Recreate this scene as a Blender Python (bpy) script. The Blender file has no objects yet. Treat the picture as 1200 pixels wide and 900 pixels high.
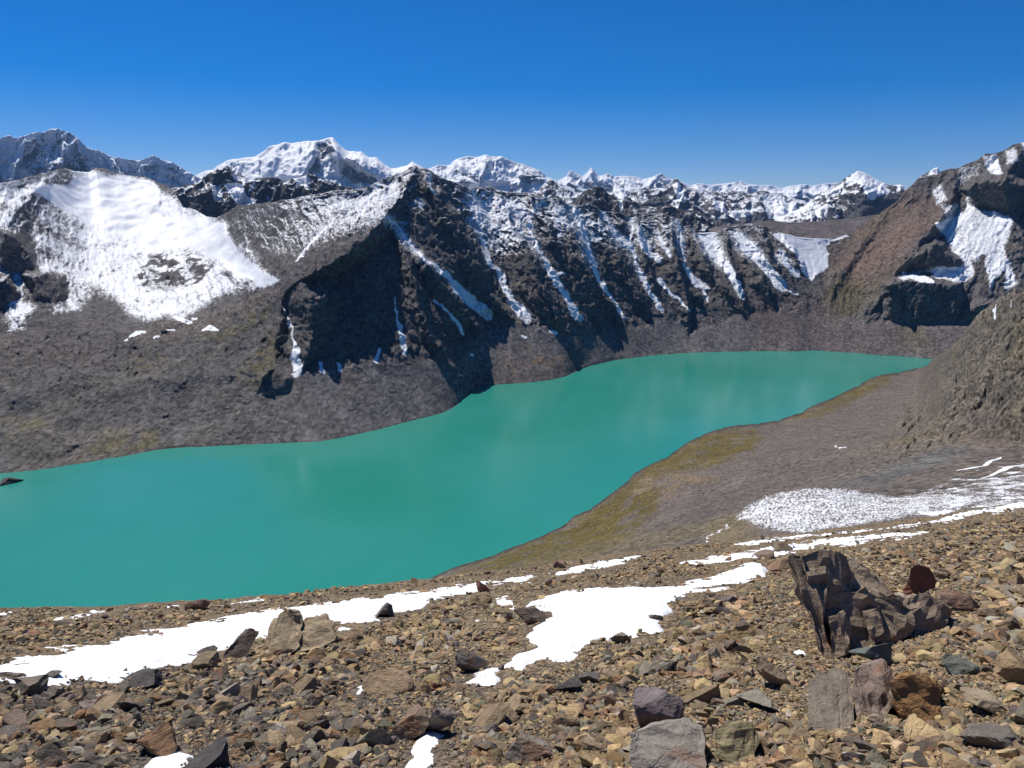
import bpy, bmesh, math, random
import numpy as np
from mathutils import Vector, Matrix, Euler

rng = np.random.default_rng(7)
random.seed(7)
S = bpy.context.scene
COL = S.collection

# ------------------------------------------------------------------ camera model
F = 924.0                       # focal length in photograph pixels (1200 wide)
PITCH = math.radians(12.2)
H = 340.0                       # camera height above the lake
CP, SP = math.cos(PITCH), math.sin(PITCH)

def rect(px, py):
    px = np.asarray(px, float); py = np.asarray(py, float)
    cx = (px - 600) / F; cy = (450 - py) / F
    fy = CP + cy * SP
    return cx / fy, (-SP + cy * CP) / fy      # tangent of azimuth, tangent of elevation

def unrect(a, e):
    f = CP - SP * e
    return 600 + F * a / f, 450 - F * (SP + CP * e) / f

HAZE = 1.3e-5
SUN_EL = math.radians(56)
SUN_AZ = math.radians(-40)       # left of the view direction (+Y)

# ------------------------------------------------------------------ noise
_G = np.array([[1,1,0],[-1,1,0],[1,-1,0],[-1,-1,0],[1,0,1],[-1,0,1],[1,0,-1],[-1,0,-1],
               [0,1,1],[0,-1,1],[0,1,-1],[0,-1,-1],[1,1,0],[-1,1,0],[0,-1,1],[0,-1,-1]], np.float32)

def _hash(x, y, z, seed):
    h = (x * 374761393 + y * 668265263 + z * 2147483647 + seed * 974711) & 0xffffffff
    h = ((h ^ (h >> 13)) * 1274126177) & 0xffffffff
    return (h ^ (h >> 16)) & 15

def perlin(p, seed=0):
    sh = p.shape[:-1]
    p = p.reshape(-1, 3)
    i = np.floor(p).astype(np.int64)
    f = (p - i).astype(np.float32)
    u = f * f * f * (f * (f * 6 - 15) + 10)
    out = 0
    for dx in (0, 1):
        wx = u[:, 0] if dx else 1 - u[:, 0]
        for dy in (0, 1):
            wy = u[:, 1] if dy else 1 - u[:, 1]
            for dz in (0, 1):
                wz = u[:, 2] if dz else 1 - u[:, 2]
                g = _G[_hash(i[:, 0] + dx, i[:, 1] + dy, i[:, 2] + dz, seed)]
                d = g[:, 0] * (f[:, 0] - dx) + g[:, 1] * (f[:, 1] - dy) + g[:, 2] * (f[:, 2] - dz)
                out = out + wx * wy * wz * d
    return out.reshape(sh)

def fbm(p, octv=4, seed=0, gain=.5, lac=2.03):
    a, s, n = 1., 0, 0
    for k in range(octv):
        s = s + a * perlin(p * lac ** k + 17.3 * k, seed + k); n += a; a *= gain
    return s / n * 1.6

def ridged(p, octv=5, seed=0, gain=.55, lac=2.1):
    a, s, n, w = 1., 0, 0, 1.
    for k in range(octv):
        v = 1 - np.abs(perlin(p * lac ** k + 9.1 * k, seed + k)) * 1.9
        v = np.clip(v, 0, 1) ** 2 * w
        w = np.clip(v * 1.8, 0, 1)
        s = s + a * v; n += a; a *= gain
    return s / n

def _h01(ix, iy, seed):
    h = (ix * 374761393 + iy * 668265263 + seed * 974711) & 0xffffffff
    h = ((h ^ (h >> 13)) * 1274126177) & 0xffffffff
    h = ((h ^ (h >> 16)) * 2246822519) & 0xffffffff
    return ((h ^ (h >> 13)) & 0xffff) / 65535.

def facets(u, v, seed=0, tilt=1., sharp=14.):
    """broken rock: each cell of a jittered grid is a tilted plane of its own; about -1..1"""
    iu = np.floor(u).astype(np.int64); iv = np.floor(v).astype(np.int64)
    num = np.zeros(u.shape); den = np.zeros(u.shape)
    for du in (-1, 0, 1):
        for dv in (-1, 0, 1):
            a, c = iu + du, iv + dv
            cu = a + .5 + (_h01(a, c, seed) - .5) * .9; cv = c + .5 + (_h01(a, c, seed + 1) - .5) * .9
            x, y = u - cu, v - cv
            w = np.exp(-sharp * (x * x + y * y)) + 1e-9
            num += w * ((_h01(a, c, seed + 2) - .5) * 2.4 * tilt * x + (_h01(a, c, seed + 3) - .5) * 2.4 * tilt * y + (_h01(a, c, seed + 4) - .5) * .8)
            den += w
    return num / den

def sstep(a, b, x):
    t = np.clip((x - a) / (b - a + 1e-12), 0, 1)
    return t * t * (3 - 2 * t)

# ------------------------------------------------------------------ masks in the photograph's frame
def poly_sd(X, Y, pts):
    """signed distance (positive inside) to a polygon"""
    pts = np.asarray(pts, float); n = len(pts)
    x0, y0 = pts.min(0) - 60; x1, y1 = pts.max(0) + 60
    out = np.full(X.shape, -60.)
    m = (X > x0) & (X < x1) & (Y > y0) & (Y < y1)
    x = X[m]; y = Y[m]
    d = np.full(x.shape, 1e9); ins = np.zeros(x.shape, bool)
    for k in range(n):
        ax, ay = pts[k]; bx, by = pts[(k + 1) % n]
        ex, ey = bx - ax, by - ay
        t = np.clip(((x - ax) * ex + (y - ay) * ey) / (ex * ex + ey * ey + 1e-9), 0, 1)
        d = np.minimum(d, (x - ax - t * ex) ** 2 + (y - ay - t * ey) ** 2)
        c = ((ay > y) != (by > y)) & (x < (bx - ax) * (y - ay) / (by - ay + 1e-12) + ax)
        ins ^= c
    out[m] = np.where(ins, 1, -1) * np.sqrt(d)
    return out

def poly(X, Y, pts, soft=3.):
    return sstep(-soft, soft, poly_sd(X, Y, pts))

def line(X, Y, pts, w, soft=1.5):
    """mask of a polyline whose full width varies along it"""
    pts = np.asarray(pts, float)
    w = np.broadcast_to(np.asarray(w, float), (len(pts),)) if np.ndim(w) == 0 else np.asarray(w, float)
    best = np.full(X.shape, -30.)
    x0, y0 = pts.min(0) - 30; x1, y1 = pts.max(0) + 30
    m = (X > x0) & (X < x1) & (Y > y0) & (Y < y1)
    x = X[m]; y = Y[m]; b = np.full(x.shape, -30.)
    for k in range(len(pts) - 1):
        ax, ay = pts[k]; bx, by = pts[k + 1]
        ex, ey = bx - ax, by - ay
        t = np.clip(((x - ax) * ex + (y - ay) * ey) / (ex * ex + ey * ey + 1e-9), 0, 1)
        d = np.sqrt((x - ax - t * ex) ** 2 + (y - ay - t * ey) ** 2)
        b = np.maximum(b, (w[k] + (w[k + 1] - w[k]) * t) / 2 - d)
    best[m] = b
    return sstep(-soft, soft, best)

def tent(X, Y, M, pts, hs, sl, sr, rnd=.8):
    """height (m) of a rib whose crest runs down pts: sl / sr = fall per metre to its left / right"""
    pts = np.asarray(pts, float)
    o = np.argsort(pts[:, 1]); pts = pts[o]; hs = np.asarray(hs, float)[o]
    xc = np.interp(Y, pts[:, 1], pts[:, 0]); h = np.interp(Y, pts[:, 1], hs)
    h = h - np.maximum(pts[0, 1] - Y, 0) * M * 1.5 - np.maximum(Y - pts[-1, 1], 0) * M * 1.5
    dx = X - xc
    d = np.sqrt(dx * dx + rnd * rnd) - rnd
    return h - d * M * np.where(dx < 0, sl, sr)

def smax(a, b, k):
    m = np.maximum(a, b)
    return m + k * np.log1p(np.exp(-np.abs(a - b) / k))

# ------------------------------------------------------------------ materials
def newmat(name):
    m = bpy.data.materials.new(name); m.use_nodes = True
    nt = m.node_tree; nt.nodes.clear()
    return m, nt

class NB:
    """small helper to wire shader nodes"""
    def __init__(s, nt): s.nt = nt
    def n(s, t, **kw):
        nd = s.nt.nodes.new(t)
        for k, v in kw.items():
            if k.startswith('_'): setattr(nd, k[1:], v)
            else:
                i = nd.inputs[int(k[1:])] if k[0] == 'i' and k[1:].isdigit() else nd.inputs[k]
                if hasattr(v, 'node'): s.nt.links.new(v, i)
                else: i.default_value = v
        return nd
    def math(s, op, a, b=0., c=None, clamp=False):
        nd = s.n('ShaderNodeMath', _operation=op, _use_clamp=clamp, i0=a, i1=b)
        if c is not None:
            if hasattr(c, 'node'): s.nt.links.new(c, nd.inputs[2])
            else: nd.inputs[2].default_value = c
        return nd.outputs[0]
    def mix(s, f, a, b, blend='MIX'):
        nd = s.nt.nodes.new('ShaderNodeMix'); nd.data_type = 'RGBA'; nd.blend_type = blend
        for sock, v in ((nd.inputs[0], f), (nd.inputs[6], a), (nd.inputs[7], b)):
            if hasattr(v, 'node'): s.nt.links.new(v, sock)
            else: sock.default_value = v
        return nd.outputs[2]
    def ramp(s, v, lo, hi, a=0., b=1., smooth=True):
        nd = s.n('ShaderNodeMapRange', _interpolation_type='SMOOTHSTEP' if smooth else 'LINEAR', i0=v, i1=lo, i2=hi, i3=a, i4=b)
        return nd.outputs[0]
    def noise(s, vec, scale, detail=4., rough=.55, dist=0.):
        nd = s.n('ShaderNodeTexNoise', Vector=vec, Scale=scale, Detail=detail, Roughness=rough, Distortion=dist)
        return nd.outputs[0]
    def vor(s, vec, scale, out='Color', rnd=1.):
        nd = s.n('ShaderNodeTexVoronoi', Vector=vec, Scale=scale, Randomness=rnd)
        return nd.outputs[out]
    def hsv(s, col, v=1., sat=1.):
        nd = s.n('ShaderNodeHueSaturation', Color=col)
        for k, x in (('Value', v), ('Saturation', sat)):
            if hasattr(x, 'node'): s.nt.links.new(x, nd.inputs[k])
            else: nd.inputs[k].default_value = x
        return nd.outputs[0]

def terrain_mat(name, s1, s2, rub, bump, contrast=.8, snow_amp=.9, snow_col=(.76, .78, .82, 1), stone=.35, soft=.1):
    """rock or scree with snow on it. s1, s2: noise frequencies (1/m); rub: stones per metre; bump in metres"""
    m, nt = newmat(name); b = NB(nt)
    pos = b.n('ShaderNodeMapping', Vector=b.n('ShaderNodeNewGeometry').outputs['Position'], Scale=(1., .6, 1.)).outputs[0]
    col = b.n('ShaderNodeAttribute', _attribute_name='Col').outputs['Color']
    sn = b.n('ShaderNodeAttribute', _attribute_name='snow').outputs['Fac']
    n1 = b.noise(pos, s1, 6., .6); n2 = b.noise(pos, s2, 5., .65)
    v = b.vor(pos, rub, 'Color'); vs = b.n('ShaderNodeSeparateColor', Color=v).outputs[0]
    val = b.math('MULTIPLY_ADD', n1, 1.1 * contrast, 1 - .55 * contrast)
    val = b.math('MULTIPLY', val, b.math('MULTIPLY_ADD', n2, 1.5 * contrast, 1 - .75 * contrast))
    val = b.math('MULTIPLY', val, b.math('MULTIPLY_ADD', vs, 2 * stone, 1 - stone))
    rock = b.hsv(col, val)
    n3 = b.noise(pos, s2 * 2.3, 6., .7)
    t = b.math('ADD', sn, b.math('MULTIPLY', b.math('ADD', b.math('SUBTRACT', n2, .5), b.math('MULTIPLY', b.math('SUBTRACT', n3, .5), 1.1)), snow_amp))
    fac = b.ramp(t, .5 - soft, .5 + soft)
    c = b.mix(fac, rock, snow_col)
    hgt = b.math('ADD', b.math('MULTIPLY', n2, 1.), b.math('MULTIPLY', n3, .55))
    rg = b.n('ShaderNodeAttribute', _attribute_name='rg').outputs['Fac']
    bp = b.n('ShaderNodeBump', Strength=b.math('MULTIPLY', b.ramp(fac, 0, 1, 1., .22), b.math('MULTIPLY_ADD', rg, .75, .25)), Distance=bump, Height=hgt)
    pr = b.n('ShaderNodeBsdfPrincipled', **{'Base Color': c, 'Roughness': b.ramp(fac, 0, 1, .95, .6), 'Specular IOR Level': .15, 'Normal': bp.outputs[0]})
    b.n('ShaderNodeOutputMaterial', Surface=pr.outputs[0])
    return m

# ------------------------------------------------------------------ mesh writing
def tag(o, label=None, cat=None, group=None, kind=None):
    if label: o['label'] = label
    if cat: o['category'] = cat
    if group: o['group'] = group
    if kind: o['kind'] = kind
    return o

def raw_mesh(name, V, faces_flat, sizes, mat=None, attrs=None, smooth=True, link=True):
    me = bpy.data.meshes.new(name)
    V = np.ascontiguousarray(V, np.float32); L = np.ascontiguousarray(faces_flat, np.int32)
    me.vertices.add(len(V)); me.vertices.foreach_set('co', V.ravel())
    me.loops.add(len(L)); me.loops.foreach_set('vertex_index', L)
    sizes = np.ascontiguousarray(sizes, np.int32)
    me.polygons.add(len(sizes))
    st = np.zeros(len(sizes), np.int32); st[1:] = np.cumsum(sizes)[:-1]
    me.polygons.foreach_set('loop_start', st)
    me.polygons.foreach_set('use_smooth', np.full(len(sizes), smooth, bool))
    for k, a in (attrs or {}).items():
        a = np.asarray(a, np.float32)
        if a.ndim == 1:
            at = me.attributes.new(k, 'FLOAT', 'POINT'); at.data.foreach_set('value', a)
        else:
            a4 = np.ones((len(a), 4), np.float32); a4[:, :3] = a
            at = me.attributes.new(k, 'FLOAT_COLOR', 'POINT'); at.data.foreach_set('color', a4.ravel())
    me.update(calc_edges=True)
    if mat: me.materials.append(mat)
    if not link: return me
    o = bpy.data.objects.new(name, me); COL.objects.link(o)
    return o

def grid_faces(nr, nc):
    i = np.arange(nr * nc).reshape(nr, nc)
    return np.stack([i[:-1, :-1], i[:-1, 1:], i[1:, 1:], i[1:, :-1]], -1).reshape(-1, 4)

def grid_object(name, P, mat, attrs, fmask=None):
    nr, nc = P.shape[:2]
    f = grid_faces(nr, nc)
    if fmask is not None: f = f[fmask[:-1, :-1].ravel()]
    used = np.zeros(nr * nc, bool); used[f.ravel()] = True
    idx = np.cumsum(used) - 1
    f = idx[f]
    at = {k: (v.reshape(nr * nc, -1)[used] if v.ndim == 3 else v.ravel()[used]) for k, v in attrs.items()}
    return raw_mesh(name, P.reshape(-1, 3)[used], f.ravel(), np.full(len(f), 4), mat, at)

# ------------------------------------------------------------------ terrain sheets
class Sheet:
    """A heightfield laid out by columns of equal azimuth. Each curve is a list of (px, py, q) read off the
    photograph; mode 'lake' puts it on the water level, 'slope' gives tan(slope) from the curve before, 'Y' the distance."""
    def __init__(s, px0, px1, step, curves, rows, ysm=12, front=30., back=(1.0, 400.), yref=300.):
        a0, a1 = rect([px0, px1], [yref, yref])[0]
        nc = int((px1 - px0) / step)
        a = np.linspace(a0, a1, nc); s.a = a
        E, YY = [], []
        for mode, pts in curves:
            pts = np.array(pts, float)
            pa, pe = rect(pts[:, 0], pts[:, 1])
            o = np.argsort(pa); pa, pe, q = pa[o], pe[o], (pts[o, 2] if pts.shape[1] > 2 else None)
            e = np.interp(a, pa, pe)
            if mode == 'lake':
                hk = np.hanning(43); s.e_raw = e; e = np.convolve(np.pad(e, 21, 'edge'), hk / hk.sum(), 'valid'); y = -H / np.minimum(e, -.02)
            else:
                qq = np.interp(a, pa, q)
                k = np.ones(ysm) / ysm
                qq = np.convolve(np.pad(qq, ysm, 'edge'), k, 'same')[ysm:-ysm]
                if mode == 'Y': y = qq
                else:
                    y = (-E[-1] * YY[-1] + qq * YY[-1]) / (qq - e)
                    hk = np.hanning(95); y = np.convolve(np.pad(y, 47, 'edge'), hk / hk.sum(), 'valid')
            E.append(e); YY.append(y)
        s.E, s.YY = E, YY
        Er, Yr, Vr = [], [], []
        for k in range(len(E) - 1):
            t = np.linspace(0, 1, rows[k], endpoint=False)[:, None]
            nk = 41 if k == len(E) - 2 else 3
            es = np.convolve(np.pad(E[k + 1], nk, 'edge'), np.hanning(nk + 2)[1:-1] / np.hanning(nk + 2).sum(), 'same')[nk:-nk]
            Er.append(E[k] + (es - E[k]) * t + (E[k + 1] - es) * t ** 7 + ((s.e_raw - E[0]) * (1 - t) ** 9 if k == 0 and hasattr(s, 'e_raw') else 0)); Yr.append(YY[k] + (YY[k + 1] - YY[k]) * t); Vr.append(k + t + 0 * a)
        Er.append(E[-1][None]); Yr.append(YY[-1][None]); Vr.append(np.full((1, nc), len(E) - 1.))
        e = np.concatenate(Er); y = np.concatenate(Yr); v = np.concatenate(Vr)
        # front apron below the first curve, back side behind the last one
        nf, nb = 3, 14
        if front:
            t = np.linspace(1, 0, nf, endpoint=False)[:, None]
            yf = YY[0] - t * front; zf = E[0] * YY[0] - t * front * .5
            e = np.concatenate([zf / yf, e]); y = np.concatenate([yf + 0 * a, y]); v = np.concatenate([-t + 0 * a, v])
        if back:
            t = (np.arange(1, nb + 1) / nb)[:, None] ** 1.5
            yb = YY[-1] + t * back[1]; zb = E[-1] * YY[-1] - t * back[1] * back[0]
            e = np.concatenate([e, zb / yb]); y = np.concatenate([y, yb]); v = np.concatenate([v, len(E) - 1 + t + 0 * a])
        s.e, s.y, s.v, s.top = e, y, v, len(E) - 1.
        s.A = np.broadcast_to(a, e.shape)
        s.PX, s.PY = unrect(s.A, e)
        s.PY = np.where(v > s.top, np.broadcast_to(unrect(a, E[-1])[1], e.shape), s.PY)
        s.M = y / F                                 # metres per pixel there
        s.build(0)
    def build(s, R):
        """R: relief in metres towards the viewer's side"""
        y = s.y - R
        s.P = np.stack([s.A * y, y, H + s.e * y], -1)
    def displace(s, d, up=.6):
        r = np.sqrt(1 + s.A ** 2)
        q = math.sqrt(1 - up * up)
        s.P = s.P + d[..., None] * np.stack([-s.A / r * q, -1 / r * q, np.full(s.A.shape, up)], -1)
    def normal(s):
        P = s.P
        du = np.gradient(P, axis=1); dv = np.gradient(P, axis=0)
        n = np.cross(du, dv); n /= np.linalg.norm(n, axis=-1, keepdims=True) + 1e-12
        return n * np.sign(n[..., 2:3] + 1e-9)

def c3(*c): return np.array(c, float)
def paint(C, m, col): return C + (np.asarray(col) - C) * np.clip(m, 0, 1)[..., None]

#@@FAR
# ================================================================== far side of the lake: one continuous terrain, cut into its mountains
shore_far = [(-120,566),(0,555),(33,552),(67,547),(117,540),(150,534),(180,528),(213,524),(267,522),(333,519),(367,518),(400,513),(437,505),(473,495),(510,487),
             (533,478),(543,470),(548,461),(556,453),(600,450),(650,445),(672,439),(684,430),(717,423),(750,418),(800,413.5),(850,412),(960,411),(1007,414),(1050,417),(1093,421),(1150,425),(1300,430)]
def ragged(pts, amp, seed, x_end=1e9):
    """a shore line with small coves and points"""
    pts = np.array(pts, float); o = np.argsort(pts[:, 0]); pts = pts[o]
    x = np.arange(pts[0, 0], pts[-1, 0], 2.5)
    q = np.stack([x / 23., 0 * x, 0 * x + seed], -1)
    n = fbm(q, 4, seed, .6) * amp * (x < x_end)
    return [(a, b) for a, b in zip(x, np.interp(x, pts[:, 0], pts[:, 1]) + n)] + [tuple(pts[-1])]
shore_far = ragged(shore_far, 2.2, 881)
scree_top = [(-120,470,.35),(0,455,.33),(100,450,.35),(200,440,.4),(300,440,.5),(345,436,.6),(400,432,.62),(480,425,.62),(535,420,.64),(560,395,.62),(600,380,.62),(670,394,.62),(720,387,.62),
             (770,376,.62),(810,388,.62),(870,370,.62),(910,366,.6),(960,368,.6),(1000,372,.6),(1060,379,.6),(1130,378,.6),(1200,375,.6),(1300,370,.6)]
midline = [(-120,405,.2),(0,392,.22),(100,392,.2),(150,388,.2),(240,370,.22),(320,345,.4),(345,335,.7),(400,335,.8),(480,312,.8),(560,310,.76),(650,310,.76),(750,310,.76),(850,318,.76),
           (910,322,.85),(960,330,.6),(1000,335,.55),(1060,330,.75),(1130,310,.7),(1200,300,.7),(1300,290,.7)]
crest = [(-120,245,.6),(-60,232,.6),(0,215,.55),(13,212,.5),(33,207,.45),(50,203,.4),(67,199,.35),(77,197.5,.32),(87,201,.3),(103,202,.3),(113,196,.3),(123,197.5,.3),(133,201,.28),(145,204,.28),(158,206,.27),
         (175,207.5,.26),(185,213,.25),(197,218,.25),(207,228,.24),(215,243,.24),(230,246,.24),(243,254,.24),(255,255,.25),(268,247,.3),(278,241,.36),(300,238,.5),(318,237,.6),(332,235,.65),(350,231,.7),(367,228,.7),
         (382,225,.75),(398,223,.70),(415,222,.85),(433,218,.70),(450,209,.70),(463,205,.70),(473,201,.72),(480,196,.72),(487,194,.72),(492,197.5,.72),(500,197,.72),(507,201,.72),(517,207,.72),(527,211,.72),(538,216,.72),(550,220,.72),
         (560,219,.72),(575,218,.72),(585,222,.72),(598,225,.72),(617,225,.72),(630,230,.72),(635,232,.72),(653,232,.72),(665,238,.72),(672,242,.72),(680,240,.72),(690,238,.72),(700,242,.72),(707,248,.72),(717,247,.72),(730,250,.72),
         (738,255,.72),(747,253,.72),(760,250,.72),(777,250,.72),(787,253,.72),(795,257,.72),(801,265,.72),(810,263,.72),(816,272,.70),(839,272,.70),(850,267,.70),(858,264,.70),(872,263,.70),(882,262,.70),(892,264,.70),(900,267,.70),
         (907,272.5,.70),(917,273,.75),(933,277,.7),(950,279,.65),(967,280,.6),(977,281,.6),(992,275,.55),(1000,272,.55),(1025,254,.6),(1050,236,.62),(1062,223,.65),(1067,219,.65),(1075,213,.65),(1087,207,.68),(1095,206,.7),(1103,201,.7),
         (1113,197,.7),(1120,198,.7),(1133,192,.7),(1145,187,.72),(1155,180,.74),(1167,179,.75),(1177,176,.75),(1187,169,.76),(1200,166,.76),(1240,150,.78),(1300,140,.70)]
fs = Sheet(-420, 1560, .95, [('lake', shore_far), ('slope', scree_top), ('slope', midline), ('slope', crest)], [95, 105, 150], ysm=28, back=(.95, 500.))
X, Y, M = fs.PX, fs.PY, fs.M
P0 = fs.P.copy()
# wander of every traced edge, so that nothing is ruled with a straight line
wob = np.stack([P0[..., 0], P0[..., 1] * .5, P0[..., 2]], -1)
wx = fbm(wob / 55., 4, 3) * 3.6; wy = fbm(wob / 55., 4, 13) * 3.2
Xw, Yw = X + wx, Y + wy

ribs = [  # crest line (px), height (m) along it, fall to the left / to the right
    ([(487,194),(478,215),(462,240),(450,255),(430,279),(400,300),(370,317),(345,332),(331,347),(328,380),(318,420),(300,465)], [0,30,70,95,120,140,140,120,95,70,40,0], .42, 1.7),
    ([(352,330),(362,350),(366,380),(362,410),(352,440)], [105,120,80,50,0], 1.2, 1.3),
    ([(492,198),(512,225),(530,252),(545,280),(556,305),(566,335),(580,362),(602,379)], [10,50,66,66,60,55,45,0], 1.1, 1.9),
    ([(452,252),(467,280),(479,305),(488,335),(492,360),(505,395),(522,420),(545,447),(556,456)], [30,62,80,95,105,90,50,12,0], 1.5, 2.1),
    ([(497,300),(515,328),(531,348),(548,368),(566,394)], [40,55,60,50,0], 1.2, 2.2),
    ([(560,330),(572,345),(590,362),(604,380)], [42,52,45,0], 1.2, 2.2),
    ([(585,221),(592,245),(602,270),(618,300),(630,325),(640,348),(655,375),(672,396)], [8,35,50,56,62,66,48,0], .85, 2.4),
    ([(617,225),(628,248),(640,262),(650,285),(655,305)], [5,34,42,40,8], 1.4, 2.2),
    ([(653,232),(664,255),(676,280),(687,305),(693,330),(700,360),(711,394)], [6,36,50,56,56,46,0], .8, 2.2),
    ([(700,330),(712,350),(722,370),(732,394)], [30,42,34,0], 1., 2.1),
    ([(690,238),(703,262),(718,288),(732,310),(744,335),(755,358),(766,378)], [6,36,46,52,52,40,0], .85, 2.2),
    ([(717,247),(728,262),(735,280)], [8,30,6], 1.2, 2.2),
    ([(745,253),(748,268),(756,300),(764,325),(770,345)], [4,22,34,30,6], 1., 1.8),
    ([(777,250),(787,275),(792,300),(800,330),(806,355),(807,398)], [6,44,56,50,46,0], .8, 2.4),
    ([(808,263),(818,285),(826,305),(832,322),(835,335)], [6,40,52,40,0], 1.1, 2.3),
    ([(803,330),(815,345),(822,362)], [20,34,0], 1., 2.2),
    ([(852,267),(852,290),(858,312),(865,335),(872,355),(876,374)], [4,26,38,40,34,0], .9, 2.0),
    ([(834,320),(850,338),(868,360),(874,374)], [20,36,30,0], .9, 2.0),
    ([(885,262),(897,285),(905,305),(915,322),(922,332)], [8,44,48,30,0], .9, 2.2),
    ([(872,300),(888,318),(898,340),(910,370)], [18,40,40,0], .9, 2.0),
    ([(917,275),(930,295),(940,312),(946,324)], [4,30,30,0], .9, 2.2),
    # right mountain
    ([(1120,199),(1118,225),(1112,246),(1097,263),(1075,290),(1055,312),(1037,338),(1018,368)], [10,40,60,85,95,90,60,0], .5, 2.0),
    ([(1200,170),(1185,195),(1175,215),(1182,245),(1200,280)], [20,60,75,70,60], .8, 1.2),
    ([(1040,250),(1010,285),(985,320),(968,360)], [5,25,30,0], .5, .6),
    # left mountain
    ([(70,200),(40,225),(15,250),(5,275),(0,300)], [10,40,60,60,20], .6, .7),
    ([(160,292),(185,300),(205,318),(215,340)], [30,60,50,0], .6, .9),
]
R = np.zeros(X.shape) + 0.
jx, jy = X + wx * .6 + facets(X / 7., Y / 9., 77) * 2.5, Y + wy * .5
for pts, hs, sl, sr in ribs:
    R = smax(R, tent(jx, jy, M, pts, np.array(hs) * (.36 if max(hs) == 105 else .85 if max(hs) < 119 else .75) * np.linspace(1, 1.9, len(hs))[::-1].clip(0, 1.45) / 1.45, sl, sr * 1.15), 1.2)
R -= R.min()
# cliffs: ground that stands forward above a steep drop (polygon, height, top row, bottom row)
cliffs = [
    ([(1036,332),(1060,322),(1090,326),(1125,330),(1128,350),(1118,372),(1095,377),(1060,381),(1036,372)], 125, 322, 382),
    ([(1060,312),(1072,296),(1097,278),(1112,292),(1126,306),(1124,318),(1090,318)], 150, 275, 320),
    ([(1128,222),(1140,206),(1175,205),(1205,212),(1210,235),(1180,246),(1140,242)], 150, 203, 247),
    ([(1120,362),(1150,352),(1175,350),(1180,362),(1150,376),(1122,376)], 70, 350, 378),
    ([(2,268),(20,272),(36,290),(42,312),(30,322),(8,316),(-10,300)], 110, 265, 322),
    ([(28,322),(55,314),(74,322),(80,345),(70,357),(40,352)], 95, 312, 358),
    ([(-30,318),(12,322),(20,345),(8,362),(-30,360)], 90, 316, 362),
    ([(160,322),(176,308),(192,312),(200,325),(194,342),(176,338)], 60, 306, 342), ([(190,304),(205,297),(225,300),(243,313),(240,322),(222,318),(205,314)], 50, 296, 323),
    ([(200,235),(232,240),(262,246),(262,256),(225,252),(205,246)], 10, 235, 256),
    ([(1008,360),(1030,345),(1042,352),(1030,372),(1012,384)], 35, 345, 385),
    ([(298,445),(322,420),(343,440),(340,455),(305,470)], 34, 420, 470),
    ([(250,440),(268,428),(276,440),(270,458),(255,462)], 16, 428, 460),
    ([(50,432),(85,428),(108,440),(100,470),(60,474)], 15, 428, 474), ([(5,455),(45,458),(50,482),(8,484)], 13, 454, 484), ([(178,444),(200,438),(218,446),(212,466),(186,468)], 16, 438, 468), ([(222,414),(244,414),(246,430),(226,434)], 10, 412, 434),
    ([(110,455),(150,450),(160,470),(120,476)], 10, 448, 478), ([(300,395),(318,380),(328,392),(318,415),(300,412)], 14, 380, 416),
    ([(0,505),(50,498),(95,520),(60,545),(0,552)], 20, 498, 552),
]
for pts, h, yt, yb in cliffs:
    m = sstep(-4, 7, poly_sd(Xw, Yw, pts))
    R += h * m * np.clip((yb - Y) / (yb - yt), 0, 1) * sstep(yt - 9, yt + 6, Y)
R *= sstep(0, .25, fs.v) * sstep(0, 14, Y - np.interp(X, [p[0] for p in crest], [p[1] for p in crest]) + 9 * (X > 470)) ** .7
R = np.where(fs.v > fs.top, R * 0, R)
fs.build(R)
# rock roughness
rocky = sstep(.85, 1.15, fs.v)
glacier_pts = [(95,204),(113,199),(145,205),(175,209),(188,220),(190,240),(195,255),(230,250),(250,257),(265,265),(278,290),(300,310),(326,329),(305,337),(275,319),(250,301),(225,295),(205,295),(180,290),(150,282),(120,268),(95,255),(60,235),(32,225),(50,216),(78,216)]
glac = sstep(-6, 8, poly_sd(Xw, Yw, glacier_pts))
smoothr = np.maximum.reduce([glac, .5 * poly(Xw, Yw, [(985,275),(1060,235),(1110,250),(1095,262),(1050,312),(1010,365),(960,372),(940,340),(965,318),(972,290)], 12),
                             .6 * poly(Xw, Yw, [(1105,255),(1125,248),(1150,247),(1170,247),(1186,262),(1178,290),(1160,300),(1140,300),(1120,290)], 8),
                             .8 * poly(Xw, Yw, [(905,277),(912,273),(967,280),(972,297),(970,312),(950,328),(933,298)], 6)])
rub = (1 - rocky) * sstep(-.02, .1, fs.v)
leftrub = sstep(360, 300, X) * sstep(1.95, 1.4, fs.v)
Q = fs.P * np.array([1, .55, 1])
amp = rocky * (1 - .88 * smoothr)
fl = np.where(X < 330, -.2, np.where(X < 980, .5, -.45))
fl = np.interp(X, [-100, 250, 420, 960, 1010, 1300], [.4, .1, .5, .55, -.5, -.4])
U = (X - fl * (Y - 300)) * 1.8 + wx * 3; Vv = Y * 1.8
flute = ridged(np.stack([U / 34., Vv / 120., 0 * U], -1), 4, 22) - .45
flute2 = ridged(np.stack([U / 12., Vv / 34., 0 * U + 5], -1), 4, 23) - .45
wu, wv = fbm(Q / 50., 3, 34) * 14, fbm(Q / 50., 3, 35) * 14
d = amp * ((ridged(Q / 120., 3, 21) - .45) * 5 + flute * 7 + flute2 * 2.6 + facets((U + wu) / 30., (Vv + wv) / 58., 36) * 5
           + facets((U + .3 * Vv + wu) / 13., (Vv - .3 * U + wv) / 17., 41) * 3.2 + facets((U + wu * .6) / 6., (Vv + wv * .6) / 6.5, 46) * 1.2)
tw = np.floor(Q[..., 2:3] / 11. + fbm(Q / 60., 3, 5)[..., None] * 1.5)   # ledges in the strata
d += amp * .4 * fbm(np.concatenate([Q[..., :2] / 30., tw * 1.7], -1), 3, 47)
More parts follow.
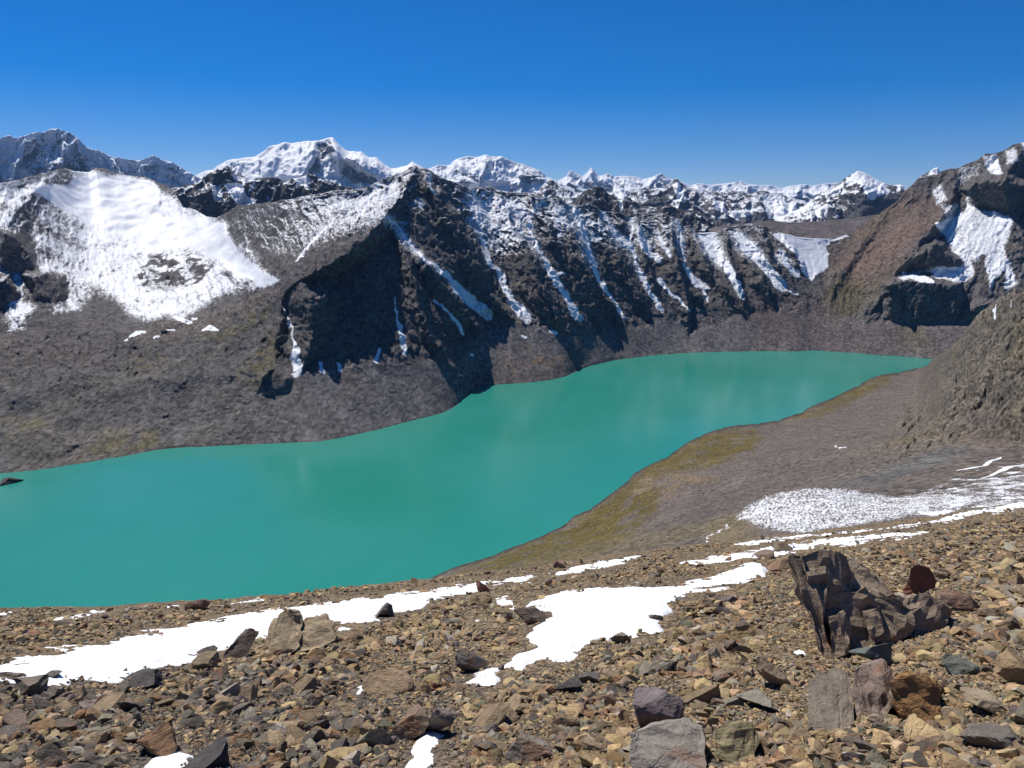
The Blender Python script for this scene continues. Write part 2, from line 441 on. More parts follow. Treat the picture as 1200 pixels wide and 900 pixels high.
d += rub * (fbm(Q / 60., 3, 51) * 2.2 + .5 * fbm(Q / 5., 3, 52)) + leftrub * (fbm(Q / 70., 3, 55) * 5 + facets(U / 16., Vv / 12., 56) * 2.2 * sstep(-.1, .4, fbm(Q / 60., 3, 57)) + facets(U / 6., Vv / 5., 58) * 1.1)
d += glac * (fbm(Q / 140., 3, 61) * 22 + fbm(Q / 45., 3, 62) * 5)
d = np.where(fs.v > fs.top, d * .5, d)
d *= sstep(-.0, .03, fs.v) * .95 + .05
fs.displace(d * np.where(fs.v > fs.top - .04, .55, 1), .55)
fs.P[..., 2] = np.where(fs.v < 0, np.minimum(fs.P[..., 2], -.4), np.maximum(fs.P[..., 2], np.where(fs.v < .005, -.3, .15)))

# --- snow
gullies = [
    ([(328,353),(337,368),(340,383),(342,398),(345,415),(348,437)], [1.5,1.8,3,3.5,8,13]),
    ([(461,348),(467,373),(471,398),(473,414)], [1,4,7,9]),
    ([(375,425),(378,436)], [4,6]), ([(397,425),(398,432)], [4,7]), ([(442,410),(440,424)], [3,7]),
    ([(448,250),(462,265),(480,287),(495,302),(510,312),(525,325),(533,338),(547,349),(560,360),(570,368)], [3,4,5,5,5,8,10,12,15,17]),
    ([(507,350),(520,363),(532,376),(542,390)], [3,3.5,6,5]),
    ([(555,222),(559,240),(562,257),(563,273),(568,292),(573,310),(583,318),(590,335),(598,350),(608,365),(616,373)], [3,4,4,4,5,6,7,8,9,14,17]),
    ([(634,236),(625,246),(618,257),(619,268),(624,285),(632,300),(640,312),(648,325),(658,343),(667,358),(676,373)], [4,4,4,4,4,3.5,5,10,8,9,13]),
    ([(652,320),(660,318)], [5,3]),
    ([(665,238),(673,250),(680,266),(686,283),(692,303),(698,322),(705,335),(715,347),(723,360),(731,372)], [4,11,12,8,6,5,6,4,5,6]),
    ([(705,248),(712,262),(722,277),(730,285),(737,291),(745,307),(752,323),(758,335),(767,350),(774,365)], [3,4,6,7,5,6,5,6,6,3]),
    ([(740,257),(738,270),(734,284)], [5,4,5]),
    ([(748,270),(753,285),(762,297),(771,305)], [7,10,10,8]), ([(772,328),(778,337),(797,353),(806,364)], [6,4,3,3]),
    ([(770,278),(778,290),(785,300)], [4,6,5]),
    ([(792,257),(796,275),(799,292),(801,310),(808,323),(816,331),(825,337)], [4,4,3.5,3.5,9,14,9]), ([(821,342),(828,353)], [6,3]),
    ([(827,272),(833,288),(842,303),(850,313),(857,327),(867,343),(871,352)], [22,19,14,10,10,10,4]),
    ([(862,273),(872,285),(883,298),(895,312),(907,325),(916,335)], [9,16,14,12,15,16]), ([(918,338),(933,346)], [3,2]),
    ([(914,297),(922,312),(932,322)], [6,9,13]),
    ([(503,202),(500,218),(510,228)], [2,2.5,2]), ([(488,236),(496,245)], [4,3]),
    ([(390,257),(366,280),(352,297),(345,305)], [4,4,3,2]), ([(440,214),(428,240),(416,258)], [5,4,3]), ([(460,215),(445,238),(430,250)], [6,6,4]),
    ([(405,236),(380,243),(372,246)], [6,5,4]),
]
snow = np.zeros(X.shape)
# thin dusting, thicker high up and on ledges
hi = np.clip((np.interp(X, [300,480,560,700,800,900,960], [330,300,335,330,318,320,315]) - Yw) / 85., 0, 1)
nz = fs.normal()[..., 2]
dust = .12 + .27 * hi + .62 * (nz - .66) + .08 * fbm(Q / 50., 3, 71)
dust = np.where((X > 262) & (X < 985), dust, .0)
dust *= sstep(0, .5, hi)
for pts, w in (([(540,228),(566,222),(618,240),(612,290),(590,305),(560,280)], .26), ([(672,243),(706,262),(716,280),(690,285),(680,262)], .25),
               ([(640,235),(664,240),(672,265),(655,275),(645,255)], .2), ([(445,245),(475,262),(470,275),(455,262)], .14), ([(400,228),(455,215),(470,225),(440,262),(380,285),(350,300),(300,300),(270,262),(300,240)], .12),
               ([(745,262),(790,262),(792,305),(770,315),(750,300)], .14)):
    dust += w * poly(Xw, Yw, pts, 6)
for pts in ([(455,262),(352,332),(345,340),(352,420),(470,420),(478,330)],):
    dust -= .3 * poly(Xw, Yw, pts, 6)
for pts in ([(492,200),(520,215),(556,300),(566,335),(528,318),(490,285),(478,262)],):
    dust -= .13 * poly(Xw, Yw, pts, 6)
snow = np.maximum(snow, dust)
gw = fbm(Q / 16., 3, 95) * 3.4
for pts, w in gullies:
    g = line(X - 1.5 + wx * .9 + gw, Y + wy * .9, pts, np.array(w) * .9, 2.4)
    yb = max(p[1] for p in pts); yt = min(p[1] for p in pts)
    halo = line(Xw, Yw, pts, np.array(w) + 13, 6.) * sstep(yb, yt + (yb - yt) * .3, Y)
    snow = np.maximum(snow, halo * .5 if X.size and yt < 300 else 0)
    snow = np.maximum(snow, g * (1.02 - .42 * sstep(yb - 16, yb + 1, Y) * (max(w) > 8)))
bowl = poly(Xw, Yw, [(903,276),(912,272.5),(933,276),(967,279.5),(993,274),(995,276),(975,284),(967,289),(972,297),(970,312),(962,319),(950,328),(942,320),(933,299),(920,287)], 2.5)
snow = np.maximum(snow, bowl * (.82 + .2 * (Yw < 300)))
lowsnow = poly(Xw, Yw, [(-420,200),(0,205),(97,190),(215,230),(262,245),(326,329),(300,338),(262,346),(240,360),(215,374),(172,376),(150,370),(135,352),(112,345),(92,362),(60,368),(50,345),(30,384),(12,386),(0,352),(-420,350)], 15)
snow = np.maximum(snow, lowsnow * (.55 + .06 * sstep(70, 150, X) + .20 * fbm(Q / 60., 3, 91) + .12 * fbm(Q / 18., 3, 92) + .6 * (nz - .75)))
for pts, w, sgn in (([(0,230),(40,225),(70,250),(60,275),(85,300),(120,340),(70,320),(40,300),(0,262)], .0, -1), ([(25,215),(60,203),(105,203),(95,212),(75,216),(50,220)], .03, -1),
                    ([(195,300),(250,300),(310,338),(240,352),(215,330)], .06, 1),
                    ([(60,214),(92,205),(98,220),(90,240),(70,236)], .1, -1), ([(0,265),(40,275),(45,318),(0,322)], .3, -1), ([(26,314),(78,318),(78,358),(26,355)], .3, -1), ([(-40,318),(14,322),(20,348),(-40,360)], .3, -1)):
    snow += sgn * w * poly(Xw, Yw, pts, 5)
snow = np.maximum(snow, glac * 1.15)
hump = poly(Xw + fbm(Q / 22., 3, 97) * 9, Yw + fbm(Q / 22., 3, 98) * 7, [(158,322),(176,306),(192,296),(216,296),(244,311),(243,326),(222,330),(198,343),(174,337)], 7)
snow -= hump * (.16 + .75 * sstep(-.05, .35, fbm(Q / 30., 4, 99)))
snow -= .5 * line(Xw, Yw, [(136,257),(147,263)], [3,3], 2) + .35 * line(Xw, Yw, [(150,265),(172,274)], [2,2], 3)
for pts, w in (([(205,370),(215,375),(224,378)], [4,6,3]), ([(152,396),(160,390),(170,389)], [3,6,2]), ([(196,387),(204,386)], [2,2]), ([(226,375),(231,374)], [3,2]), ([(238,388),(246,384),(254,386)], [3,7,3]),
               ([(612,394),(616,396)], [3,3]), ([(552,416),(554,417)], [3,3]), ([(645,388),(652,391)], [3,4]), ([(146,399),(149,398)], [2,2]), ([(180,396),(186,394)], [2,2])):
    snow = np.maximum(snow, line(X + wx * .4, Y + wy * .4, pts, w, 1.2))
# right mountain
rm = poly(Xw, Yw, [(1097,263),(1105,255),(1125,248),(1140,243),(1150,247),(1170,245),(1188,258),(1185,275),(1178,288),(1180,300),(1195,332),(1180,340),(1168,325),(1162,342),(1155,318),(1140,305),(1143,325),(1120,332),(1085,318),(1060,330),(1052,326),(1075,318),(1126,308),(1110,285)], 4)
snow = np.maximum(snow, rm * (.66 + .12 * fbm(Q / 45., 3, 93)))
snow = np.maximum(snow, .95 * line(Xw, Yw, [(1099,262),(1110,272),(1125,290)], [5,9,9], 2))
snow = np.maximum(snow, .95 * line(Xw, Yw, [(1135,225),(1137,240),(1133,250)], [7,11,6], 2))
snow = np.maximum(snow, .95 * line(Xw, Yw, [(1060,321),(1080,327),(1092,331)], [5,9,6], 2))
snow = np.maximum(snow, .9 * line(Xw, Yw, [(1098,323),(1118,323)], [7,7], 2))
for pts, w in (([(1150,183),(1167,180),(1172,190),(1175,205),(1166,214),(1158,200)], .75), ([(1175,178),(1190,172),(1195,190),(1180,195)], .55), ([(1196,165),(1215,165),(1215,190),(1200,190)], .7),
               ([(1100,240),(1122,235),(1130,248),(1110,258)], .5), ([(1090,222),(1105,215),(1112,235),(1098,240)], .55), ([(1125,195),(1150,188),(1150,205),(1115,222)], .42)):
    snow = np.maximum(snow, w * poly(Xw, Yw, pts, 4))
snow -= .9 * line(Xw, Yw, [(1152,300),(1148,320),(1142,345)], [4,10,16], 3) + .6 * line(Xw, Yw, [(1174,320),(1172,345)], [4,14], 3)
snow -= .7 * poly(Xw, Yw, cliffs[0][0], 3) * (Y > 334) + .8 * poly(Xw, Yw, cliffs[1][0], 3) * (Y < 312) + .6 * poly(Xw, Yw, cliffs[2][0], 3)
snow = np.where(fs.v > fs.top, np.maximum(snow, .3), snow)

# --- rock colours
C = np.zeros(X.shape + (3,)) + c3(.094, .088, .089)
C = paint(C, sstep(1.15, .85, fs.v) * (X > 320), c3(.130, .121, .120))                    # scree
fan = fbm(np.stack([U / 42., Vv / 300., 0 * U], -1), 4, 131)
C = C * (1 + np.where((fs.v < 1.2) & (X > 340), .26, .16) * fan)[..., None]
C = paint(C, leftrub, c3(.088, .084, .083))
C = C * (1 + leftrub * (.30 * fbm(Q / 85., 4, 133) + .22 * fbm(Q / 20., 3, 134)))[..., None]
tone = fbm(Q / 130., 4, 101)
C = paint(C, .5 * sstep(.0, .5, tone), c3(.095, .082, .082)); C = paint(C, .45 * sstep(.0, .5, -tone), c3(.128, .112, .093))
brown = poly(Xw, Yw, [(975,283),(1000,270),(1065,222),(1115,235),(1098,262),(1060,305),(1030,330),(1000,350),(980,330),(960,320)], 12)
C = paint(C, .8 * brown, c3(.118, .086, .07))
C = paint(C, .8 * poly(Xw, Yw, [(1000,300),(1060,262),(1090,262),(1060,290),(1010,330),(985,330)], 10), c3(.14, .094, .076))
C = paint(C, .7 * poly(Xw, Yw, [(1000,272),(1040,250),(1065,240),(1050,262),(1010,285)], 8), c3(.12, .09, .065))
C = paint(C, .8 * poly(Xw, Yw, [(960,345),(985,325),(1010,330),(1015,350),(1000,370),(970,378)], 9), c3(.088, .074, .038))
C = paint(C, .6 * poly(Xw, Yw, [(1008,345),(1030,318),(1060,300),(1058,312),(1035,335),(1020,360)], 6), c3(.09, .076, .048))
C = paint(C, .75 * poly(Xw, Yw, [(870,350),(960,345),(1000,380),(1150,385),(1150,425),(960,412),(900,412),(880,390)], 12), c3(.10, .078, .075))
C = paint(C, .6 * poly(Xw, Yw, [(1050,385),(1085,380),(1090,405),(1060,410)], 8), c3(.11, .095, .06))
C = paint(C, .75 * poly(Xw, Yw, [(590,415),(640,405),(670,420),(640,438),(590,440)], 10) * sstep(-.3, .4, fbm(Q / 18., 4, 111)), c3(.18, .118, .075))
C = paint(C, .6 * poly(Xw, Yw, [(560,430),(600,440),(680,425),(685,436),(640,446),(560,453)], 5), c3(.085, .07, .068))
C = paint(C, .7 * poly(Xw, Yw, [(150,385),(240,368),(325,335),(330,345),(250,388),(160,405)], 6), c3(.15, .125, .108))
C = paint(C, .5 * poly(Xw, Yw, [(0,395),(120,405),(130,430),(0,430)], 14), c3(.12, .1, .09))
for pts in ([(140,430),(175,412),(190,418),(170,432)], [(0,490),(45,488),(60,500),(40,512),(0,515)], [(120,510),(180,505),(200,520),(150,535),(90,540)], [(240,395),(310,355),(320,365),(260,405)], [(280,440),(315,385),(330,390),(320,430),(300,455)]):
    C = paint(C, .7 * poly(Xw, Yw, pts, 9) * sstep(-.4, .3, fbm(Q / 22., 4, 121)), c3(.125, .108, .05))
C = paint(C, .5 * poly(Xw, Yw, [(95,505),(160,495),(175,515),(130,522)], 8) * sstep(-.2, .3, fbm(Q / 14., 4, 122)), c3(.2, .165, .125))
C = paint(C, sstep(.035, .0, fs.v) * .6, c3(.06, .055, .05))

m_far = terrain_mat('mountain_rock', .04, .17, .2, 2.6, contrast=.75, snow_amp=.95, stone=.45, soft=.2)
attrs = {'Col': C, 'snow': snow, 'rg': np.clip(amp * .8 + leftrub * .35, 0, 1)}
div1 = np.interp(Y, [190,255,300,330,345,440,530,600], [268,270,292,322,330,322,345,352])
main_l = X < div1
div2 = np.interp(Y, [190,276,290,318,345,380,430], [985,985,974,968,945,930,920])
right_r = X > div2
mor = main_l & (Y > np.interp(X, [-120,0,100,150,200,240,332], [398,392,388,395,384,378,342])) & (fs.v <= fs.top)
tag(grid_object('glacier_mountain', fs.P, m_far, attrs, main_l & ~mor), 'snow covered mountain with a smooth white glacier basin, left of the dark ridge', 'mountain', kind='structure')
tag(grid_object('moraine_slope', fs.P, m_far, attrs, mor), 'dark bouldery moraine slope below the glacier, running down to the lake', 'slope', kind='structure')
tag(grid_object('rocky_ridge', fs.P, m_far, attrs, ~main_l & ~right_r), 'dark jagged rock ridge with snow filled gullies rising from the far lake shore', 'mountain', kind='structure')
tag(grid_object('brown_mountain', fs.P, m_far, attrs, right_r), 'red brown mountain with a snowy bowl above dark cliffs at the lake head', 'mountain', kind='structure')
#@@DIST
# ================================================================== distant ranges
m_dist = terrain_mat('distant_rock', .008, .035, .03, 22., contrast=.7, snow_amp=.9, stone=.15, soft=.12)
def far_range(name, label, px0, px1, crest_pts, Yc, slope, base_y, seed, snow_base, step=.9, rows=90, patches=(), bare=(), rough=1., snow_alt=.5, col=(.10, .095, .095), ribs=(), nrib=14, ang=.25, cat='mountain', ribh=1.):
    cr = [(px, py, Yc) for px, py in crest_pts]
    a0, e0 = rect([600], [base_y])
    ec = rect(600, np.mean([p[1] for p in crest_pts]))[1]
    zc = ec * Yc; Yb = (zc - slope * Yc) / (e0[0] - slope)
    sh = Sheet(px0, px1, step, [('Y', [(px0 - 60, base_y, Yb), (px1 + 60, base_y, Yb)]), ('Y', cr)], [rows], ysm=10, front=0, back=(1.2, 1500.))
    X, Y, M = sh.PX, sh.PY, sh.M
    cy = np.interp(X, [p[0] for p in crest_pts], [p[1] for p in crest_pts])
    depth = (Y - cy) * M
    r = np.random.default_rng(seed)
    w = np.stack([sh.P[..., 0], sh.P[..., 1] * .3, sh.P[..., 2]], -1)
    wx = fbm(w / (Yc * .05), 4, seed) * 9; wy = fbm(w / (Yc * .05), 4, seed + 5) * 5
    R = np.zeros(X.shape)
    span = px1 - px0
    rr = list(ribs)
    for k in range(nrib):
        x0 = px0 + span * (k + r.uniform(.1, .9)) / nrib
        y0 = np.interp(x0, [p[0] for p in crest_pts], [p[1] for p in crest_pts])
        L = r.uniform(.5, 1.) * (base_y - y0)
        dr = r.normal(.15, .5)
        h = span / nrib * Yc / F * r.uniform(.5, 1.1) * ribh
        rr.append(([(x0, y0), (x0 + dr * L * .5 + r.normal(0, 2), y0 + L * .5), (x0 + dr * L, y0 + L)], [h * .2, h, h * .6], r.uniform(.7, 1.6), r.uniform(1.4, 3.)))
        if k % 2: rr.append(([(x0 + span / nrib * .5, y0 + 6), (x0 + span / nrib * .5 + dr * L * .4 + 2, y0 + 6 + L * .6)], [h * .3, h * .7], r.uniform(1., 2.), r.uniform(1.5, 3.)))
    for pts, hs, sl, sr in rr:
        R = smax(R, tent(X + wx * .35, Y, M, pts, hs, sl, sr, .3), Yc * .0004)
    R = R * sstep(0, 12 * Yc / F, depth) ** .7
    R = np.where(sh.v > 1, 0, R)
    sh.build(R)
    Q = sh.P
    d = rough * Yc * ((ridged(Q / (Yc * .03), 3, seed + 20, .5) - .42) * .008 + .0045 * facets(X / 9. + wx * .2, Y / 8. + wy * .3, seed + 30) + .0022 * facets(X / 3.6, Y / 3.4, seed + 33))
    sh.displace(d * (.38 + .62 * sstep(0, 9 * Yc / F, depth)), .6)
    nz = sh.normal()[..., 2]
    sn = snow_base + .30 * fbm(Q / (Yc * .02), 4, seed + 40) + .55 * (nz - .62) + snow_alt * np.clip(1 - depth / (60 * Yc / F), -.6, 1)
    for pts in patches: sn = np.maximum(sn, 1.05 * poly(X + wx * .25, Y + wy * .25, pts, 2.))
    for pts, a in bare: sn = sn - a * poly(X + wx * .25, Y + wy * .25, pts, 2.5)
    C = np.zeros(X.shape + (3,)) + c3(*col)
    C = C * (1 + .25 * fbm(Q / (Yc * .03), 3, seed + 50))[..., None]
    o = grid_object(name, sh.P, m_dist, {'Col': C, 'snow': sn, 'rg': 0 * sn + .6})
    return tag(o, label, cat, kind='structure')

far_range('snowy_peak', 'broad blue shaded ice wall peak on the skyline, leftmost of the far peaks', -380, 262,
    [(-400,178),(-300,190),(-220,172),(-150,185),(-80,168),(0,161),(12,159),(22,161),(33,156),(50,155),(57,152.5),(67,151),(77,152.5),(83,156),(93,164),(102,172),(113,176),(123,180),(133,184),(143,185),(153,187),(165,187.5),(178,183),(187,186),(198,189),(208,193),(218,200),(225,204),(240,212),(270,230)],
    9000, 4.5, 262, 201, .80, nrib=9, snow_alt=.08, patches=[[(22,170),(32,162),(30,175),(24,188),(12,200),(0,208),(0,198),(14,182)], [(89,169),(100,174),(98,177),(92,175)], [(113,176),(122,180),(134,186),(142,199),(132,195),(120,183)], [(172,186),(180,183),(184,191),(178,193)], [(165,202),(172,199),(190,212),(188,218),(172,210)], [(208,210),(225,204),(236,208),(225,220),(212,216)]],
    bare=[([(28,175),(40,158),(80,155),(100,178),(130,200),(60,205),(35,200)], .12)], ribh=.5, col=(.09,.09,.095))
far_range('snowy_massif', 'high white glaciated massif left of the dark pointed ridge summit', 225, 520,
    [(200,225),(225,208),(233,203),(240,200),(250,198),(258,192.5),(267,188),(283,185),(298,183),(307,178),(315,172),(327,169),(333,167),(342,167.5),(353,166),(367,165),(372,165),(380,162.5),(390,161),(393,164),(400,172),(407,176),(415,177),(423,177),(432,184),(442,185),(450,192),(458,197),(467,197),(477,194),(483,189.7),(492,194),(510,205),(540,215)],
    11500, .75, 262, 231, .74, nrib=9, snow_alt=.35, ribh=.5, rough=.55, ribs=[([(391,162),(394,172),(397,184)], [120,420,380], 3.2, .4), ([(404,177),(409,186),(425,198),(443,209)], [200,560,560,420], 3.2, .3), ([(371,166),(366,185),(354,205)], [100,320,300], .4, 2.5), ([(322,172),(316,188),(312,205)], [60,240,200], 1.6, .5)],
    patches=[[(305,180),(333,168),(370,166),(371,190),(352,215),(332,212),(300,200)], [(410,178),(425,178),(450,195),(458,205),(440,203)]],
    bare=[([(372,168),(392,164),(393,180),(378,186)], .55), ([(312,188),(347,192),(345,197),(318,196)], .4), ([(340,174),(353,172),(352,177),(342,178)], .5), ([(360,200),(374,184),(377,196),(365,205)], .45), ([(408,190),(412,186),(440,205),(440,215),(400,218),(398,200)], .35), ([(255,192),(298,184),(290,200),(262,200)], .25)])
far_range('icy_massif', 'white glaciated massif just right of the dark pointed ridge summit', 492, 672,
    [(480,205),(507,196),(515,194),(527,193),(532,188),(542,184),(550,182),(560,184),(570,181),(577,183),(588,183),(598,188),(613,192.5),(625,197),(637,202.5),(640,207),(645,209),(660,216),(690,226)],
    13500, .8, 250, 262, .70, nrib=8, snow_alt=.3, ribh=.6, rough=.6, ribs=[([(573,182),(566,200),(560,215)], [100,380,320], .5, 2.8), ([(640,207),(625,210),(612,206)], [80,300,300], 2.5, .4), ([(532,188),(545,198),(562,212)], [60,300,280], 3., .4)],
    patches=[[(530,190),(550,183),(560,186),(565,200),(550,205),(535,200)], [(582,210),(594,205),(592,214),(584,216)], [(510,198),(520,200),(532,210),(526,212)], [(568,190),(590,186),(600,195),(580,200)]],
    bare=[([(612,194),(638,205),(638,216),(618,214),(612,204)], .5), ([(563,186),(572,184),(570,198),(563,195)], .4), ([(530,196),(545,192),(562,210),(545,222),(530,212)], .25)])
far_range('far_range', 'chain of small sharp snowy peaks on the right half of the horizon', 636, 1010,
    [(630,216),(645,209),(653,212),(663,207),(668,200),(675,203),(683,207),(688,202),(693,196),(698,202),(703,206),(712,203),(720,207),(733,206),(745,207),(755,210),(765,207),(775,202.5),(782,208),(790,211),(798,213),(810,217),(817,215),(832,217),(850,215),(870,212.5),(880,216),(893,217.5),(903,217),(917,220),(927,218),(940,216),(953,217.5),(967,215),(982,214),(1010,222)],
    17000, .9, 246, 291, .54, nrib=34, snow_alt=.16, ribh=1.6, rows=60, patches=[[(685,207),(693,196),(696,212),(688,214)]], rough=.5)
far_range('bare_ridge', 'dark blue middle distance ridge with snow streaks below the horizon chain of peaks', 600, 975,
    [(590,236),(617,229),(630,224),(638,215),(647,210),(655,217),(668,223),(680,226),(695,221),(705,222),(715,226),(722,214),(732,219),(745,220),(760,221),(775,220),(787,213),(793,209.5),(798,214),(806,219),(813,220),(825,222),(842,225),(858,224),(880,227),(893,223),(907,227),(917,228),(933,233),(943,235),(960,242),(990,255)],
    8000, .62, 290, 321, .29, nrib=24, snow_alt=.14, rough=.55, ribh=1.5, rows=90,
    patches=[[(650,222),(660,230),(662,236),(652,228)], [(720,215),(733,220),(735,232),(725,233),(718,226)], [(893,230),(910,228),(935,244),(937,255),(925,258),(900,256),(895,242)], [(835,232),(848,238),(850,250),(838,245)], [(788,216),(797,214),(806,236),(797,238)], [(850,248),(880,246),(882,252),(856,256)]],
    bare=[([(830,258),(910,258),(960,262),(960,290),(780,290),(700,262)], .5), ([(760,230),(785,225),(790,250),(750,250)], .25)], col=(.09,.088,.09))
far_range('shadowed_ridge', 'dark rocky ridge with small snowfields between the glacier basin and the white massif', 196, 470,
    [(180,232),(205,220),(217,217),(230,215),(240,207),(248,202),(257,197.5),(267,194),(275,202),(287,207),(293,212),(300,208),(315,207.5),(325,207.5),(333,212),(342,209),(352,208),(360,204),(368,205),(380,212),(392,215),(398,218),(420,222),(450,224),(480,232)],
    4900, .85, 275, 351, .20, nrib=13, snow_alt=.12,
    patches=[[(263,213),(283,217),(287,227),(300,235),(300,239),(279,242),(268,228)], [(247,212),(258,215),(262,227),(257,237),(250,235)], [(345,206),(361,207),(363,212),(357,220),(348,218)], [(296,214),(300,211),(295,224),(290,226)], [(270,203),(290,211),(300,212),(285,216)]], col=(.075,.072,.075))
far_range('dark_foothill', 'low dark ridge directly behind the rock ridge crest, below the snowy chain', 640, 905,
    [(630,250),(655,243),(665,238),(672,236),(682,226),(690,220),(703,218),(712,226),(722,232),(730,233),(738,232),(750,241),(767,242),(783,240),(800,246),(817,246),(837,258),(858,262),(880,264),(920,272)],
    4700, .6, 300, 371, .14, nrib=12, snow_alt=.12, rows=80, patches=[[(725,235),(729,234),(731,246),(728,248)]], col=(.08,.076,.078))
far_range('horned_peak', 'dark pyramid peak with a clean white snow face, left of the brown mountain', 905, 1150,
    [(890,262),(915,254),(930,247),(940,243),(955,232),(967,223),(980,217),(988,210),(998,204),(1005,201),(1012,202),(1018,206),(1025,210),(1033,213),(1043,217.5),(1055,216),(1063,220),(1085,226),(1110,238),(1160,255)],
    6200, .7, 282, 401, .28, rough=.6, nrib=10, snow_alt=.22, rows=90, ribs=[([(1005,201),(1012,215),(1018,230),(1020,250)], [40,220,260,200], 1.2, .4)],
    patches=[[(1001,203),(1006,201),(1013,202),(1026,211),(1035,214),(1043,223),(1022,235),(1017,233),(1010,218),(1004,208)], [(952,243),(970,240),(970,252),(966,257),(953,252)], [(968,226),(990,212),(985,225),(975,232)], [(1010,252),(1024,252),(1012,256)], [(1028,211),(1043,218),(1042,222)]],
    bare=[([(1000,240),(1060,222),(1100,240),(1100,282),(905,282),(930,262),(985,258)], .6), ([(1036,217),(1052,219),(1050,223),(1040,222)], .6)], col=(.085,.082,.085))
far_range('white_horn', 'tiny white snow cap peeking over the brown mountain crest', 1050, 1160,
    [(1040,240),(1060,224),(1067,218),(1075,210),(1087,201.5),(1091,199),(1095,196.5),(1099,196),(1102,202),(1110,207),(1135,218),(1170,235)],
    4600, .9, 270, 421, .2, nrib=4, snow_alt=.1, rows=60, patches=[[(1087,203),(1091,197),(1100,194),(1104,206),(1096,205)]], rough=.6)
far_range('valley_floor', 'bare grey brown valley side seen through the gap behind the ridge', 830, 1090,
    [(820,270),(850,264),(880,261),(903,258),(930,261),(960,259),(985,257),(1010,254),(1030,251),(1060,243),(1110,236)],
    3900, .2, 296, 441, -.6, nrib=6, snow_alt=0., rows=60, rough=.25, ribh=.15, col=(.105,.088,.088), cat='valley')
#@@NEAR
# ================================================================== near side of the lake
shore_near = [(420,705),(500,680),(533,665),(573,652),(613,637),(640,625),(663,615),(673,604),(690,598),(717,578),(737,563),(743,552),(757,547),(780,537),(800,522),(807,517),(827,507),(850,500),(883,497),(913,492),(933,485),(950,477),(987,460),(1013,447),(1033,438),(1067,433),(1086,427)]
shore_near = ragged(shore_near, 3.0, 882, 1060)
a_, e_ = rect(*np.array(shore_near).T)
top_near = [(p[0], p[1], -H / e) for p, e in zip(shore_near, e_)]
top_near += [(1094,422,1150),(1100,416,900),(1114,406,760),(1128,394,670),(1138,380,650),(1150,368,630),(1166,356,590),(1180,350,560),(1192,342,530),(1200,338,515),(1250,315,460),(1300,290,430)]
ns = Sheet(330, 1560, .9, [
    ('Y', [(420,760,240),(500,740,250),(600,725,230),(700,705,200),(800,690,170),(900,672,150),(1000,655,150),(1100,645,150),(1200,630,150),(1300,610,150)]),
    ('Y', [(420,732,420),(500,710,430),(600,682,400),(700,650,400),(800,615,400),(860,602,380),(900,590,350),(1000,580,290),(1100,570,260),(1200,560,240),(1300,545,230)]),
    ('Y', [(420,715,620),(500,692,600),(600,655,640),(700,615,740),(800,560,800),(900,535,700),(1000,530,560),(1100,505,520),(1200,520,420),(1300,510,380)]),
    ('Y', top_near)], [50, 100, 230], ysm=30, front=20., back=None)
X, Y, M = ns.PX, ns.PY, ns.M
w = np.stack([ns.P[..., 0], ns.P[..., 1], ns.P[..., 2]], -1)
wx = fbm(w / 40., 4, 503) * 5; wy = fbm(w / 40., 4, 513) * 4
Xw, Yw = X + wx, Y + wy
spur_pts = [(1200,250),(1130,330),(1092,395),(1080,420),(1072,447),(1053,483),(1033,510),(1000,538),(985,550),(1005,556),(1060,548),(1130,520),(1180,528),(1210,540),(1300,540),(1300,250)]
spur = sstep(-10, 58, poly_sd(Xw, Yw, spur_pts))
dist_shore = (Y - np.interp(X, [p[0] for p in shore_near], [p[1] for p in shore_near]))
onlake = X < 1088
fade = np.where(onlake, sstep(0, 10, dist_shore), sstep(-2, 10, Y - np.interp(X, [p[0] for p in top_near], [p[1] for p in top_near])) * .8 + .2)
sc = np.clip(M * 10, 3, 14)
Q = ns.P * np.array([1, .5, 1])
cr = ridged(Q / 34., 6, 521)
U2 = (X + .5 * Y) ; V2 = (Y + .55 * X) * .8
I3 = lambda k, z: np.stack([U2 / (k * 1.7), V2 / k, 0 * U2 + z], -1)
d = spur * ((ridged(I3(30., 1.), 3, 521) - .42) * 11 + facets(U2 / 26., V2 / 15., 522) * 5.5 + facets(U2 / 11., V2 / 7., 523) * 3.6 + facets(U2 / 4.6, V2 / 3.4, 524) * 1.7) * np.clip(M / .75, .6, 1.4)
crag = 7.5 * sstep(.02, .16, fbm(I3(17., 7.), 4, 541, .6)) + 4.5 * sstep(.0, .14, fbm(I3(7.5, 8.), 4, 542, .6)) + 2. * sstep(.0, .15, fbm(I3(3.4, 9.), 2, 543))
ns.P[..., 2] += spur * fade * crag * .8 * np.clip(M / .75, .6, 1.3)
d += (1 - spur) * (fbm(Q / 60., 4, 551) * 4. + fbm(Q / 6., 4, 553) * .55)
ns.displace(d * fade, .62)
z = ns.P[..., 2]
ns.P[..., 2] = np.where(onlake, np.where(ns.v >= ns.top - 1e-6, -1.5, np.where(ns.v > ns.top - .02, np.clip(z, -.5, .3), np.maximum(z, .3))), z)
C = np.zeros(X.shape + (3,)) + c3(.112, .094, .080)
tone = fbm(np.stack([Q[..., 0] + Q[..., 1] * .4, Q[..., 1] * .15, Q[..., 2] * 0], -1) / 60., 4, 561)
C = paint(C, .6 * sstep(-.1, .5, tone), c3(.092, .080, .075)); C = paint(C, .5 * sstep(0, .5, -tone), c3(.135, .108, .08))
C = paint(C, .85 * poly(Xw, Yw, [(690,625),(740,575),(880,520),(960,500),(1060,445),(1085,445),(1050,480),(990,530),(900,555),(800,590),(740,640)], 10), c3(.112, .092, .084))
